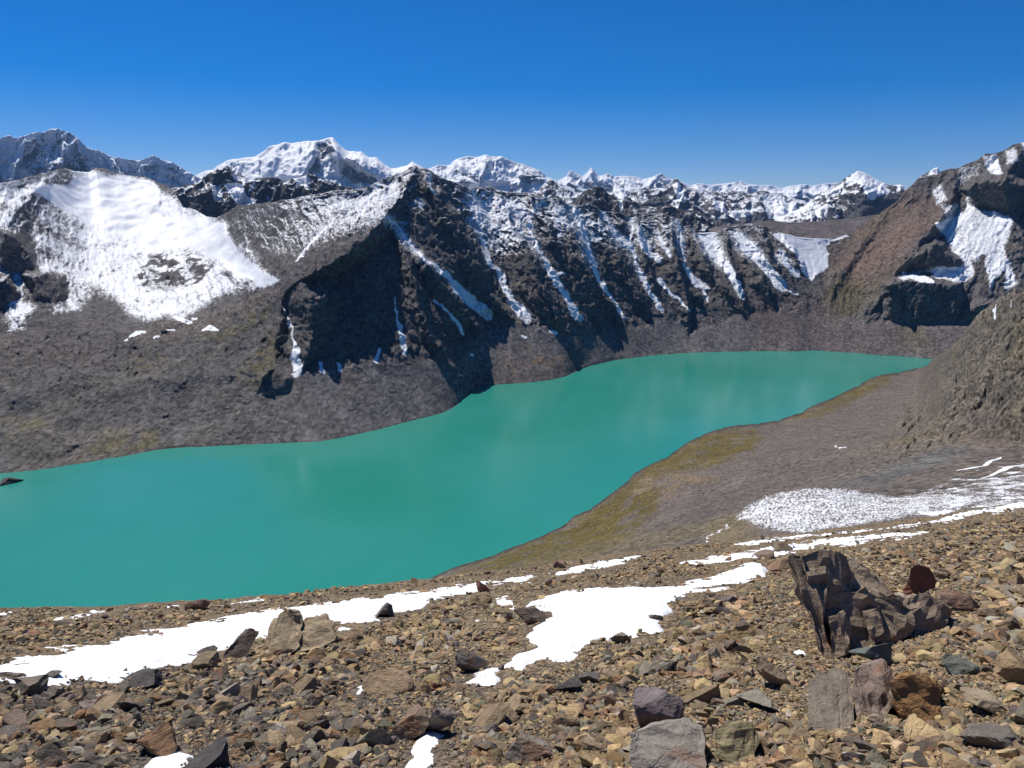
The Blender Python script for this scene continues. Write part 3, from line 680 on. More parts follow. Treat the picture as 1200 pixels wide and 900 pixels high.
C = paint(C, .7 * poly(Xw, Yw, [(790,590),(870,560),(960,540),(1000,545),(980,560),(880,590),(800,622)], 8), c3(.10, .085, .075))
grass = np.maximum.reduce([poly(Xw, Yw, [(500,690),(573,655),(640,628),(690,600),(740,562),(775,575),(770,605),(720,640),(660,660),(560,690)], 7),
                           .95 * poly(Xw, Yw, [(735,572),(757,548),(800,523),(830,508),(880,500),(895,512),(880,530),(830,548),(780,556)], 6),
                           .9 * poly(Xw, Yw, [(925,492),(960,475),(1013,448),(1040,440),(1045,448),(1000,470),(960,490)], 3)])
gn = fbm(Q / 22., 5, 571)
C = paint(C, grass * sstep(-.6, .1, gn) * .95, c3(.092, .070, .018))
C = paint(C, .8 * poly(Xw, Yw, [(735,575),(760,553),(850,560),(800,575),(770,590)], 5) * sstep(.5, -.2, gn), c3(.15, .11, .065))
C = paint(C, .5 * grass * sstep(.25, .6, fbm(Q / 12., 4, 573)), c3(.125, .10, .06))
C = paint(C, .55 * line(Xw, Yw, [(620,668),(720,640),(830,618),(860,605)], [20,22,18,12], 8), c3(.13, .105, .055))
C = paint(C, .75 * line(Xw, Yw, [(985,568),(1040,558),(1100,535),(1133,523)], [8,16,16,6], 5), c3(.098, .098, .097))
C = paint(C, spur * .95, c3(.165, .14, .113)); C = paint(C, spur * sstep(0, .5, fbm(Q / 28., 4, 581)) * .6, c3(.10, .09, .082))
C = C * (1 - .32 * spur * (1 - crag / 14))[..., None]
C = paint(C, spur * sstep(.1, .5, fbm(Q / 40., 4, 583)) * .5, c3(.15, .128, .07))
C = paint(C, .8 * sstep(5, 0, dist_shore) * onlake, c3(.03, .026, .022))
sn = -np.ones(X.shape)
lowr = poly(Xw, Yw, [(1050,590),(1080,575),(1130,552),(1200,535),(1300,520),(1300,640),(1050,640)], 8)
st = fbm(np.stack([Q[..., 0] / 8 - Q[..., 1] / 30., Q[..., 1] / 20., Q[..., 2] / 20.], -1), 5, 591, .65)
sn = np.maximum(sn, lowr * (.36 + .55 * st))
for pts, wd in (([(985,526),(990,525)], [3,2]), ([(1120,552),(1145,545),(1172,536)], [1,2.5,1.2]), ([(1150,560),(1200,543)], [1,3]), ([(1162,372),(1167,376)], [4,4]), ([(980,522),(984,525)], [1,2]), ([(1186,363),(1192,361)], [2,2])):
    sn = np.maximum(sn, line(Xw, Yw, pts, wd, 1.2))
m_near = terrain_mat('slope_scree', .03, .35, .5, 1.1, contrast=.85, stone=.55)
at = {'Col': C, 'snow': sn, 'rg': .25 + .75 * spur}
sp_f = (poly_sd(Xw, Yw, spur_pts) > 4) & (X > 1088 - np.maximum(0, Y - 440) * 3)
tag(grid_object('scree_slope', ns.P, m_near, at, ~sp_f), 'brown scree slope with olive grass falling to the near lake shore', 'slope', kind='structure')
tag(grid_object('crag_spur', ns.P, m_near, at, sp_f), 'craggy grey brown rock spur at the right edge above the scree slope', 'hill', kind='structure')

# the snow dusted moraine mound
ms = Sheet(846, 1560, .9, [
    ('Y', [(846,650,110),(870,650,108),(900,655,100),(1000,650,95),(1100,640,92),(1200,622,90),(1300,605,90)]),
    ('Y', [(846,625,150),(870,620,148),(900,612,138),(1000,605,132),(1100,598,128),(1200,588,120),(1300,575,118)]),
    ('Y', [(846,612,168),(863,603,168),(883,588,172),(900,581,174),(917,577,176),(957,571,178),(987,572,182),(1017,578,190),(1053,583,196),(1100,574,215),(1150,565,225),(1200,556,230),(1300,548,230)])],
    [40, 110], ysm=10, front=15., back=(.8, 50.))
X, Y, M = ms.PX, ms.PY, ms.M
Q = ms.P
wx = fbm(Q / 10., 5, 603, .6) * 13; wy = fbm(Q / 10., 5, 613, .6) * 6
Xw, Yw = X + wx, Y + wy
d = fbm(Q / 9., 4, 621) * .7 + fbm(Q / 1.6, 3, 623) * .34
ms.displace(d, .9)
sn = .10 + .0 * X
body = poly(Xw, Yw, [(862,606),(872,594),(883,587),(917,574),(957,566),(990,568),(1020,574),(1053,579),(1100,578),(1150,580),(1195,585),(1100,604),(1050,610),(983,620),(930,627),(905,622),(880,616),(866,612)], 7)
st = fbm(np.stack([Q[..., 0] / 4. - Q[..., 1] / 14., Q[..., 1] / 9., Q[..., 2] / 9.], -1), 5, 633, .65)
left = sstep(1090, 1020, X)
sn = np.where(True, body * (left * (.50 + .2 * fbm(np.stack([X / 3.2, Y / 2.4, 0 * X], -1), 3, 635) + .10 * fbm(Q / 5., 3, 631)) + (1 - left) * (.50 + .30 * st)), 0)
sn = np.maximum(sn, sstep(1040, 1090, X) * (.42 + .55 * st))
sn = np.maximum(sn, .9 * line(Xw, Yw, [(800,640),(830,630),(855,615)], [3,2,1], 1.5))
C = np.zeros(X.shape + (3,)) + c3(.13, .112, .10)
C = paint(C, sstep(905, 860, X) * sstep(595, 612, Y) * .8, c3(.17, .135, .08))
m_mound = terrain_mat('mound_rubble', .1, 2.4, 2.4, .3, contrast=.9, snow_amp=1.3, soft=.07)
tag(grid_object('moraine_mound', ms.P, m_mound, {'Col': C, 'snow': sn, 'rg': 0 * sn + 1}), 'low rubble mound speckled with fresh snow just beyond the stony foreground', 'mound', kind='structure')

# ------------------------------------------------------------------ lake
mw, nt = newmat('glacial_water'); b = NB(nt)
pos = b.n('ShaderNodeNewGeometry').outputs['Position']
mp = b.n('ShaderNodeMapping', Vector=pos, Scale=(1., 1., 1.)).outputs[0]
big = b.noise(mp, .0035, 3., .5)
colw = b.mix(b.ramp(big, .3, .7), (.020, .208, .158, 1), (.029, .228, .188, 1))
n1 = b.noise(mp, .35, 4., .6)
bp = b.n('ShaderNodeBump', Strength=.35, Distance=.25, Height=n1)
pr = b.n('ShaderNodeBsdfPrincipled', **{'Base Color': colw, 'Roughness': .16, 'IOR': 1.33, 'Specular IOR Level': .5, 'Normal': bp.outputs[0]})
b.n('ShaderNodeOutputMaterial', Surface=pr.outputs[0])
lk = raw_mesh('lake', [(-1500,250,0),(2200,250,0),(2200,2300,0),(-1500,2300,0)], [0,1,2,3], [4], mw)
tag(lk, 'opaque turquoise glacial lake filling the basin', 'lake', kind='structure')
# bedrock that closes the basin below everything
mb_, nt = newmat('bedrock'); b = NB(nt)
pos = b.n('ShaderNodeNewGeometry').outputs['Position']
cb = b.mix(b.noise(pos, .01, 5.), (.09, .08, .075, 1), (.14, .12, .105, 1))
pr = b.n('ShaderNodeBsdfPrincipled', **{'Base Color': cb, 'Roughness': .95})
b.n('ShaderNodeOutputMaterial', Surface=pr.outputs[0])
gr = raw_mesh('terrain', [(-30000,-3000,-60),(30000,-3000,-60),(30000,24000,-60),(-30000,24000,-60)], [0,1,2,3], [4], mb_)
tag(gr, 'valley ground below the mountains and the lake', 'ground', kind='structure')
#@@FORE
# ================================================================== foreground slope
edge = [(-150,722),(0,714),(150,712),(187,708),(267,703),(333,698),(367,693),(400,687),(443,686),(493,682),(533,675),(587,670),(640,663),(660,658),(700,653),(733,650),(800,642),(867,634),(900,628),(943,624),(983,620),(1033,614),(1083,607),(1133,598),(1200,588),(1350,570)]
ea, ee = rect(*np.array(edge, float).T)
HB = 1.5
def edge_y(a): return np.interp(a, [-1.0, -.65, 0, .65, 1.0], [17., 20., 27., 38., 42.])
def slope_a(a):
    k = np.interp(a, ea, ee)
    return -k - HB / edge_y(a)
_sa = np.linspace(-1.3, 1.3, 400)
_ss = np.convolve(np.pad(slope_a(_sa), 14, 'edge'), np.ones(29) / 29, 'same')[14:-14]
def ground_z(x, y, fine=True):
    """height of the foreground slope"""
    x = np.asarray(x, float); y = np.asarray(y, float)
    a = np.clip(x / np.maximum(y, .6), -1.25, 1.25)
    s = np.interp(a, _sa, _ss); yc = edge_y(a)
    over = np.maximum(y - yc, 0)
    z = H - HB - s * y - np.where(over < 12, .035 * over ** 2, .84 * over - 5.04)
    p = np.stack([x, y, 0 * x], -1)
    z = z + fbm(p / 3.2, 3, 701) * .16 * sstep(2, 8, y)
    if fine: z = z + fbm(p / .55, 3, 703) * .05
    return z
def pix_ground(px, py):
    """where the slope is under a pixel of the photograph"""
    a, e = rect(px, py)
    s = np.interp(a, _sa, _ss)
    y = HB / np.maximum(-e - s, .012)
    y = np.minimum(y, edge_y(a) * 1.1)
    for _ in range(12):
        y = y - (ground_z(a * y, y, False) - (H + e * y)) / np.maximum(-e - s, .05) * .6
        y = np.clip(y, 1.2, edge_y(a) * 1.15)
    return a * y, y

ys = np.concatenate([np.geomspace(1.2, 49, 470), np.geomspace(50, 134, 60)]) - 4.2
aa = np.linspace(-1.15, 1.15, 740)
GY, GA = np.meshgrid(ys, aa, indexing='ij')
GX = GA * (GY + 4.2)
GZ = ground_z(GX, GY)
Pg = np.stack([GX, GY, GZ], -1)
tone = fbm(Pg / 2.6, 4, 711)
gpx, gpy = unrect(GX / np.maximum(GY, .6), (GZ - H) / np.maximum(GY, .6))
leftness = sstep(700, 350, gpx)
C = np.zeros(GX.shape + (3,)) + c3(.20, .152, .10)
C = paint(C, leftness * sstep(760, 800, gpy), c3(.105, .088, .075))
C = paint(C, .6 * sstep(0, .5, tone), c3(.115, .092, .075)); C = paint(C, .5 * sstep(.1, .5, -tone), c3(.21, .16, .10))
m_gr, nt = newmat('gravel'); b = NB(nt)
pos = b.n('ShaderNodeNewGeometry').outputs['Position']
col = b.n('ShaderNodeAttribute', _attribute_name='Col').outputs['Color']
v1 = b.vor(pos, 26.); v2 = b.vor(pos, 11.)
k = b.math('MULTIPLY', b.math('MULTIPLY_ADD', b.n('ShaderNodeSeparateColor', Color=v1).outputs[0], 1.1, .4), b.math('MULTIPLY_ADD', b.n('ShaderNodeSeparateColor', Color=v2).outputs[1], .8, .6))
dd = b.math('ADD', b.vor(pos, 26., 'Distance'), b.math('MULTIPLY', b.vor(pos, 11., 'Distance'), 2.))
bp = b.n('ShaderNodeBump', Strength=1., Distance=.03, Height=dd, _invert=True)
pr = b.n('ShaderNodeBsdfPrincipled', **{'Base Color': b.hsv(col, k), 'Roughness': .95, 'Specular IOR Level': .1, 'Normal': bp.outputs[0]})
b.n('ShaderNodeOutputMaterial', Surface=pr.outputs[0])
tag(grid_object('ground', Pg, m_gr, {'Col': C, 'snow': 0 * GX}), 'stony brown mountainside in the foreground', 'ground', kind='structure')

# ------------------------------------------------------------------ rock material
def rock_material(name, src, var=1.):
    """src: 'attr' reads the stone's own colour from its mesh, 'obj' from the object"""
    m, nt = newmat(name); b = NB(nt)
    if src == 'attr':
        col = b.n('ShaderNodeAttribute', _attribute_name='Col').outputs['Color']
        pos = b.n('ShaderNodeNewGeometry').outputs['Position']
    else:
        oi = b.n('ShaderNodeObjectInfo'); col = oi.outputs['Color']
        tc = b.n('ShaderNodeNewGeometry').outputs['Position']
        pos = b.n('ShaderNodeVectorMath', _operation='ADD', i0=tc, i1=oi.outputs['Location']).outputs[0]
    n1 = b.noise(pos, 5., 7., .65); n2 = b.noise(pos, 34., 6., .7)
    st = b.n('ShaderNodeMapping', Vector=pos, Rotation=(.5, .35, 0), Scale=(3., 3., 22.)).outputs[0]
    n3 = b.noise(st, 1.6, 5., .6)
    v = b.math('MULTIPLY', b.math('MULTIPLY_ADD', n1, 1.2 * var, 1 - .6 * var), b.math('MULTIPLY_ADD', n2, 1.1 * var, 1 - .55 * var))
    v = b.math('MULTIPLY', v, b.math('MULTIPLY_ADD', n3, .7 * var, 1 - .35 * var))
    c = b.hsv(col, v)
    # iron stain and pale lichen
    stain = b.ramp(b.noise(pos, 2.3, 6., .62, .6), .59, .68)
    c = b.mix(b.math('MULTIPLY', stain, .55), c, (.23, .10, .045, 1))
    lich = b.ramp(b.noise(pos, 9., 5., .6), .62, .70)
    c = b.mix(b.math('MULTIPLY', lich, .4), c, (.27, .25, .19, 1))
    crack = b.ramp(b.n('ShaderNodeTexVoronoi', _feature='DISTANCE_TO_EDGE', Vector=b.n('ShaderNodeVectorMath', _operation='ADD', i0=pos, i1=b.n('ShaderNodeVectorMath', _operation='SCALE', i0=b.n('ShaderNodeTexNoise', Vector=pos, Scale=7.).outputs['Color'], Scale=.12).outputs[0]).outputs[0], Scale=5.).outputs['Distance'], 0., .03)
    hgt = b.math('ADD', b.math('ADD', b.math('MULTIPLY', n1, .9), b.math('MULTIPLY', n2, .22)), b.math('ADD', b.math('MULTIPLY', n3, .45), b.math('MULTIPLY', crack, .07)))
    bp = b.n('ShaderNodeBump', Strength=.85, Distance=.045, Height=hgt)
    pr = b.n('ShaderNodeBsdfPrincipled', **{'Base Color': c, 'Roughness': .88, 'Specular IOR Level': .2, 'Normal': bp.outputs[0]})
    b.n('ShaderNodeOutputMaterial', Surface=pr.outputs[0])
    return m
m_rock = rock_material('rock', 'obj')
m_rub = rock_material('rubble', 'attr', .8)

# ------------------------------------------------------------------ stone shapes
def hull_rock(r, n=13, flat=.55):
    p = r.normal(size=(n, 3)); p /= np.linalg.norm(p, axis=1)[:, None]; p *= r.uniform(.75, 1.1, (n, 1))
    p *= np.array([1, r.uniform(.6, .95), r.uniform(flat * .6, flat * 1.3)])
    bm = bmesh.new()
    for q in p: bm.verts.new(q)
    bmesh.ops.convex_hull(bm, input=bm.verts)
    for q in [q for q in bm.verts if not q.link_faces]: bm.verts.remove(q)
    bmesh.ops.triangulate(bm, faces=bm.faces)
    bm.verts.index_update()
    V = np.array([q.co[:] for q in bm.verts]); Fc = np.array([[q.index for q in f.verts] for f in bm.faces])
    bm.free(); return V, Fc

def cut_rock(r, sub=3, cuts=11, scale=(1, .8, .6), rough=.03, deep=(.45, .85), seed=0):
    """an angular boulder: a ball cut flat by random planes, then roughened"""
    bm = bmesh.new(); bmesh.ops.create_icosphere(bm, subdivisions=sub, radius=1)
    bm.verts.index_update()
    V = np.array([q.co[:] for q in bm.verts]); Fc = np.array([[q.index for q in f.verts] for f in bm.faces]); bm.free()
    for _ in range(cuts):
        n = r.normal(size=3); n /= np.linalg.norm(n); dd = r.uniform(*deep)
        h = V @ n - dd
        V = V - np.where(h > 0, h, 0)[:, None] * n * .97
    V = V + (fbm(V * 1.4 + seed * 7.7, 4, seed)[:, None] * V * rough * 4) + (fbm(V * 6 + seed * 3.1, 3, seed + 9)[:, None] * V * rough)
    V = V * np.array(scale)
    V -= (V.max(0) + V.min(0)) / 2
    V /= np.abs(V[:, 0]).max()
    return V, Fc

rr = np.random.default_rng(99)
SMALL = [hull_rock(rr, rr.integers(8, 13), rr.choice([.28, .4, .6])) for _ in range(26)]
MED = [cut_rock(rr, 2, rr.integers(8, 13), (1, rr.uniform(.55, .9), rr.uniform(.3, .65)), .025, (.26, .72), k) for k in range(22)]

def rotm(n, r, tilt):
    """n random orientations: any heading, tilted by about `tilt` radians"""
    h = r.uniform(0, 2 * np.pi, n); t = np.abs(r.normal(0, tilt, n)); q = r.uniform(0, 2 * np.pi, n)
    ch, sh = np.cos(h), np.sin(h)
    Z = np.zeros((n, 3, 3)); Z[:, 0, 0] = ch; Z[:, 0, 1] = -sh; Z[:, 1, 0] = sh; Z[:, 1, 1] = ch; Z[:, 2, 2] = 1
    ax = np.stack([np.cos(q), np.sin(q), 0 * q], -1)
    K = np.zeros((n, 3, 3)); K[:, 0, 2] = ax[:, 1]; K[:, 1, 2] = -ax[:, 0]; K[:, 2, 0] = -ax[:, 1]; K[:, 2, 1] = ax[:, 0]
    T = np.eye(3) + np.sin(t)[:, None, None] * K + (1 - np.cos(t))[:, None, None] * (K @ K)
    return T @ Z

PAL = {  # stone colours
    'tan': (.34, .255, .15), 'grey brown': (.235, .18, .125), 'dark slate': (.105, .094, .086), 'rust brown': (.225, .145, .085),
    'greenish grey': (.175, .165, .13), 'pale grey': (.29, .265, .225), 'purple brown': (.15, .118, .10)}
PN = list(PAL); PC = np.array([PAL[k] for k in PN])
def stone_kind(px, py, r):
    """index of a stone colour: darker slate on the left, tan and ochre on the right"""
    l = sstep(720, 330, px) * sstep(770, 800, py)
    wR = np.array([.36, .32, .07, .06, .07, .08, .04]); wL = np.array([.14, .31, .34, .05, .04, .05, .07])
    w = wR[None] * (1 - l[:, None]) + wL[None] * l[:, None]
    c = np.cumsum(w, 1); c /= c[:, -1:]
    return (r.uniform(size=(len(px), 1)) > c).sum(1).clip(0, len(PN) - 1)

# ------------------------------------------------------------------ snow patches lying on the slope
SNOW = [
    ('long snow strip crossing the left slope from the left edge', [(-60,782),(0,773),(60,762),(133,746),(200,736),(253,725),(300,716),(400,703),(437,699),(500,691),(545,684),(577,680),(610,676),(632,674),(634,677),(612,681),(577,687),(550,694),(513,704),(483,714),(443,726),(400,740),(390,734),(350,745),(310,752),(262,766),(235,770),(213,778),(187,786),(140,796),(117,801),(85,800),(53,804),(30,800),(0,802),(-60,812)], .10),
    ('narrow snow tongue on the slope edge above the grassy shore', [(644,673),(673,664),(710,657),(735,652),(756,650),(735,660),(700,667),(655,675)], .08),
    ('large central snow patch with stones melting out of it', [(580,700),(594,698),(607,705),(620,703),(633,699),(660,692),(700,688),(733,685),(767,687),(800,683),(840,673),(867,661),(885,660),(903,664),(897,676),(867,688),(833,693),(806,697),(790,710),(783,731),(767,744),(733,753),(705,749),(690,757),(677,764),(668,774),(633,782),(613,792),(600,790),(588,790),(583,801),(557,804),(540,799),(560,783),(587,781),(607,764),(627,757),(613,747),(623,734),(640,724),(630,716),(613,711),(597,713),(583,709)], .10),
    ('ragged snow band behind the big jagged boulder', [(795,656),(850,648),(890,642),(943,634),(987,629),(1033,624),(1075,622),(1100,623),(1077,630),(1040,634),(1000,639),(960,641),(930,648),(900,653),(850,660),(797,661)], .08),
    ('thin snow line on the upper slope edge below the speckled mound', [(858,637),(933,627),(983,623),(1033,618),(1078,612),(1080,616),(1033,622),(983,627),(935,631),(870,640)], .06),
    ('snow wedge at the right end of the upper slope edge', [(1082,613),(1110,605),(1140,597),(1200,584),(1260,574),(1260,592),(1200,597),(1140,606),(1095,614)], .07),
    ('small snow triangle beside a tan slab', [(406,819),(414,810),(427,797),(434,808),(421,823)], .05),
    ('tapering snow patch at the bottom edge below a brown and a grey boulder', [(466,925),(474,893),(483,872),(490,854),(502,850),(512,852),(527,862),(518,867),(512,876),(530,884),(539,891),(533,898),(515,897),(505,903),(495,925)], .13),
    ('rounded snow patch in the bottom left beside a rust brown boulder', [(158,899),(170,888),(186,879),(206,876),(229,883),(224,896),(212,903),(190,910),(170,908)], .13),
    ('little snow scrap left of the big jagged boulder', [(908,763),(922,760),(936,756),(948,757),(947,771),(933,770)], .05),
    ('small snow spot left of the central patch', [(549,727),(556,722),(567,724),(571,729),(560,732)], .05),
    ('snow sliver near the lakeward edge on the far left', [(66,724),(92,719),(125,713),(156,711),(152,716),(124,718),(92,724)], .05),
    ('short snow sliver on the left frame edge', [(-20,719),(12,716),(18,718),(-20,722)], .05),
    ('thin snow sliver beside the flat reddish boulder', [(193,710),(214,707),(217,711),(196,713)], .04),
    ('thin snow sliver right of the flat reddish boulder', [(268,706),(290,703),(312,700),(310,704),(272,709)], .04),
    ('small snow sliver beside the red stone on the slope edge', [(418,705),(436,699),(440,702),(424,707)], .03),
]
m_sn, nt = newmat('snow'); b = NB(nt)
pos = b.n('ShaderNodeNewGeometry').outputs['Position']
nn = b.noise(pos, 3., 5., .6); n2 = b.noise(pos, 40., 3., .6)
bp = b.n('ShaderNodeBump', Strength=.35, Distance=.03, Height=b.math('ADD', nn, b.math('MULTIPLY', n2, .15)))
cs = b.mix(b.ramp(b.noise(pos, 1.7, 5., .6), .55, .75), (.83, .84, .86, 1), (.76, .76, .76, 1))
pr = b.n('ShaderNodeBsdfPrincipled', **{'Base Color': cs, 'Roughness': .55, 'Specular IOR Level': .25, 'Normal': bp.outputs[0]})
b.n('ShaderNodeOutputMaterial', Surface=pr.outputs[0])
SN_P = []
for lab, pts, th in SNOW:
    q = np.array(pts, float)
    SN_P.append(q)
    small = (np.ptp(q[:, 0]) < 90)
    st = .7 if small else 1.5
    x0, y0 = q.min(0) - 6; x1, y1 = q.max(0) + 6
    gx = np.arange(x0, x1 + st, st); gy = np.arange(y0, min(y1, 930) + st * .6, st * .6)
    PX, PY = np.meshgrid(gx, gy)
    a_, e_ = rect(PX, PY)
    # keep below the slope's edge
    eline = np.interp(a_, ea, ee)
    wx, wy = pix_ground(PX, np.maximum(PY, unrect(a_, eline)[1] + 1.2))
    Wp = np.stack([wx, wy, 0 * wx], -1)
    wob = fbm(Wp / .9, 4, 801) * 5 * np.clip(14 / wy, .4, 1.3)
    sd = poly_sd(PX, PY, q) + wob * (.6 if small else 1.5) + fbm(Wp / .25, 3, 802) * 3 * np.clip(9 / wy, .3, 1.2)
    sdm = sd * wy / F * 1.6
    zz = ground_z(wx, wy, False) + np.clip(sdm * .9, -.25, 0) + (th + .04) * (1 - np.exp(-np.maximum(sdm, 0) / (.18 + th))) + (fbm(Wp / 1.4, 3, 803) * .07 + fbm(Wp / .35, 2, 804) * .016) * sstep(0, .2, sdm) - .03 + .012 * sstep(-.05, .05, sdm)
    Pn = np.stack([wx, wy, zz], -1)
    keep = sd > -6
    keep[:-1, :-1] = keep[:-1, :-1] & keep[1:, :-1] & keep[:-1, 1:] & keep[1:, 1:]
    if keep[:-1, :-1].sum() < 4: continue
    tag(grid_object('snow_patch', Pn, m_sn, {}, keep), lab, 'snow patch')
def snow_sd(px, py):
    m = np.full(np.shape(px), -60.)
    for q in SN_P: m = np.maximum(m, poly_sd(px, py, q))
    return m
def in_snow(px, py, pad=0.):
    m = np.full(np.shape(px), -60.)
    for q in SN_P: m = np.maximum(m, poly_sd(np.asarray(px, float), np.asarray(py, float), q))
    return m > pad

# ------------------------------------------------------------------ the boulders one can tell apart
BIG = []   # (px, py, radius px) kept free of loose stones
def boulder(label, cx, by, wpx, hpx, col, seed, flat=None, yaw=0., tiltx=0., tilty=0., cuts=12, sub=4, depth=.8, sink=.15, deep=(.2, .72), name='boulder', rough=.03, cat='boulder'):
    """a boulder wpx wide and hpx tall in the photograph, its foot at (cx, by)"""
    r = np.random.default_rng(seed)
    x, y = pix_ground(np.array([cx]), np.array([by])); x, y = float(x[0]), float(y[0])
    x = float(x); sc = (y * CP - (float(ground_z(x, y)) - H) * SP) / F * .95
    hw = wpx * sc / 2; hh = hpx * sc / 2 * 1.05
    V, Fc = cut_rock(r, sub, cuts, (1, depth, max(.3, min(1.3, hh / hw * 1.0))), rough, deep, seed)
    V = V + (ridged(V * 1.7 + seed, 3, seed + 3) - .5)[:, None] * V * .10
    E = Euler((tiltx, tilty, yaw)).to_matrix(); V = V @ np.array(E).T
    V = V / np.array([(np.ptp(V[:, 0])) / 2, 1, 1]); V[:, 2] *= (2 * hh / hw) / np.ptp(V[:, 2])
    V = V * hw
    V[:, 2] -= V[:, 2].min()
    yc = y + hw * depth * .5
    z = float(ground_z(x * yc / y, yc, False)) - sink * 2 * hh
    o = raw_mesh(name, V, Fc.ravel(), np.full(len(Fc), 3), m_rock, None, False)
    o.location = (x * yc / y, yc, z)
    o.color = (*[q * 1.2 for q in col], 1)
    BIG.append((cx, by - hpx * .45, max(wpx, hpx) * .5))
    return tag(o, label, cat)

def shard_boulder(label, anchor, shards, col, name='boulder'):
    """one broken boulder made of fused blocks: each (px, py of its middle, width, height px, depth offset m, depth ratio, rotation, seed)"""
    ax, ay = pix_ground(np.array([anchor[0]]), np.array([anchor[1]])); ax, ay = float(ax[0]), float(ay[0])
    Vs, Fs, n = [], [], 0
    for px, py, w, h, dy, dr, rot, seed in shards:
        r = np.random.default_rng(seed)
        a_, e_ = rect(px, py); yy = ay + dy
        c = np.array([a_ * yy, yy, H + e_ * yy]); sc = math.sqrt(c[0] ** 2 + yy * yy + (c[2] - H) ** 2) / F
        V, Fc = cut_rock(r, 4, 14, (1, dr, h / w), .04, (.3, .8), seed)
        V = V @ np.array(Euler(rot).to_matrix()).T
        V = V * (w * sc / 2) + c
        Vs.append(V); Fs.append(Fc + n); n += len(V)
    V = np.concatenate(Vs); Fc = np.concatenate(Fs)
    org = np.array([ax, ay, float(ground_z(ax, ay, False))])
    o = raw_mesh(name, V - org, Fc.ravel(), np.full(len(Fc), 3), m_rock, None, False)
    o.location = org; o.color = (*col, 1)
    for s_ in shards: BIG.append((s_[0], s_[1], max(s_[2], s_[3]) * .45))
    return tag(o, label, 'boulder')

def block_boulder(label, anchor, blocks, col, cut=5, name='boulder', lean_back=.0, first=0):
    seed = int(anchor[0])
    """one broken boulder: every block is the hull of points (px, py, metres behind the foot), given a true depth of its own"""
    ax, ay = pix_ground(np.array([anchor[0]]), np.array([anchor[1]])); ax, ay = float(ax[0]), float(ay[0])
    org = np.array([ax, ay, float(ground_z(ax, ay, False))])
    Vs, Fs, n = [], [], 0
    for k, (pts, thick, lean) in enumerate(blocks):
        bm = bmesh.new()
        for px, py, dy in pts:
            for th, grow in ((0, 1.), (thick, .82)):
                cx_, cy_ = np.mean([p[0] for p in pts]), np.mean([p[1] for p in pts])
                a_, e_ = rect(cx_ + (px - cx_) * grow + lean * th, cy_ + (py - cy_) * grow)
                yy = ay + dy + th + lean_back * max(anchor[1] - py, 0) / 120 * (k >= first)
                bm.verts.new((a_ * yy, yy, H + e_ * yy))
        bmesh.ops.convex_hull(bm, input=bm.verts)
        for q in [q for q in bm.verts if not q.link_faces]: bm.verts.remove(q)
        bmesh.ops.subdivide_edges(bm, edges=bm.edges, cuts=cut, use_grid_fill=True)
        bmesh.ops.triangulate(bm, faces=bm.faces)
        bm.normal_update(); bm.verts.index_update()
        V = np.array([q.co[:] for q in bm.verts]); N = np.array([q.normal[:] for q in bm.verts]); Fc = np.array([[q.index for q in f.verts] for f in bm.faces]); bm.free()
        q = V - org
        sz = np.clip(np.ptp(V[:, 2]) / 1.1, .18, 1.); kd = seed + 3 * k
        dsp = sz * ((ridged(q * 2.2 / sz ** .5 + kd, 3, 900 + k) - .5) * .10 * sz ** .4 + fbm(q * np.array([4, 4, 11.]) / sz ** .5 + kd, 3, 950 + k) * .05 + fbm(q * 14. / sz ** .6 + kd, 2, 960 + k) * .018)
        Vs.append(V + N * dsp[:, None]); Fs.append(Fc + n); n += len(V)
        BIG.append((np.mean([p[0] for p in pts]), np.mean([p[1] for p in pts]), np.ptp([p[1] for p in pts]) * .5))
    V = np.concatenate(Vs); Fc = np.concatenate(Fs)
    o = raw_mesh(name, V - org, Fc.ravel(), np.full(len(Fc), 3), m_rock, None, False)
    o.location = org; o.color = (*col, 1)
    return tag(o, label, 'boulder')
block_boulder('big jagged dark boulder with an upright split slab, highest on the right slope', (985,770), [
    ([(927,652,0),(938,645,.02),(948,655,.0),(956,690,-.02),(967,730,-.05),(980,772,-.08),(966,776,-.08),(955,738,-.03),(941,706,0),(930,675,0)], .45, 14),
    ([(934,648,.0),(972,643,.15),(992,653,.25),(1003,684,.25),(992,708,.12),(958,704,.0),(944,672,.0)], .8, 10),
    ([(978,656,.5),(1000,654,.6),(1030,682,.55),(1050,700,.5),(1040,712,.4),(1010,706,.3),(988,684,.3)], .6, 8),
    ([(957,698,.06),(1005,690,.15),(1046,698,.3),(1072,714,.35),(1070,744,.25),(1044,764,.18),(1000,764,.12),(972,752,.06)], 1.0, 12),
    ([(1050,700,.45),(1084,695,.6),(1112,711,.7),(1110,732,.6),(1088,748,.45),(1058,752,.3)], .7, 10),
    ([(970,722,-.06),(988,716,.0),(998,732,.02),(992,768,-.08),(974,776,-.1)], .4, 10),
    ([(1010,716,.1),(1030,710,.15),(1036,740,.08),(1022,752,.06)], .35, 8)], (.27,.205,.145), lean_back=.5)
boulder('rusty red upright boulder behind the jagged dark boulder', 1071,697,46,42,(.20,.085,.055),21,tilty=-.35,depth=.7)
boulder('flat reddish slab right of the jagged dark boulder', 1122,716,50,26,(.19,.125,.095),22,tilty=.1)
boulder('blue green stone at the foot of the jagged dark boulder', 1019,780,50,30,(.10,.115,.105),23,sink=.05)
block_boulder('blocky purple brown boulder touching the rust orange one', (1024,850), [
    ([(1000,783,0),(1012,774,.05),(1032,772,.05),(1047,788,.05),(1051,828,0),(1034,850,-.03),(1006,842,0),(998,810,0)], .5, 4)], (.22,.165,.135), lean_back=.55)
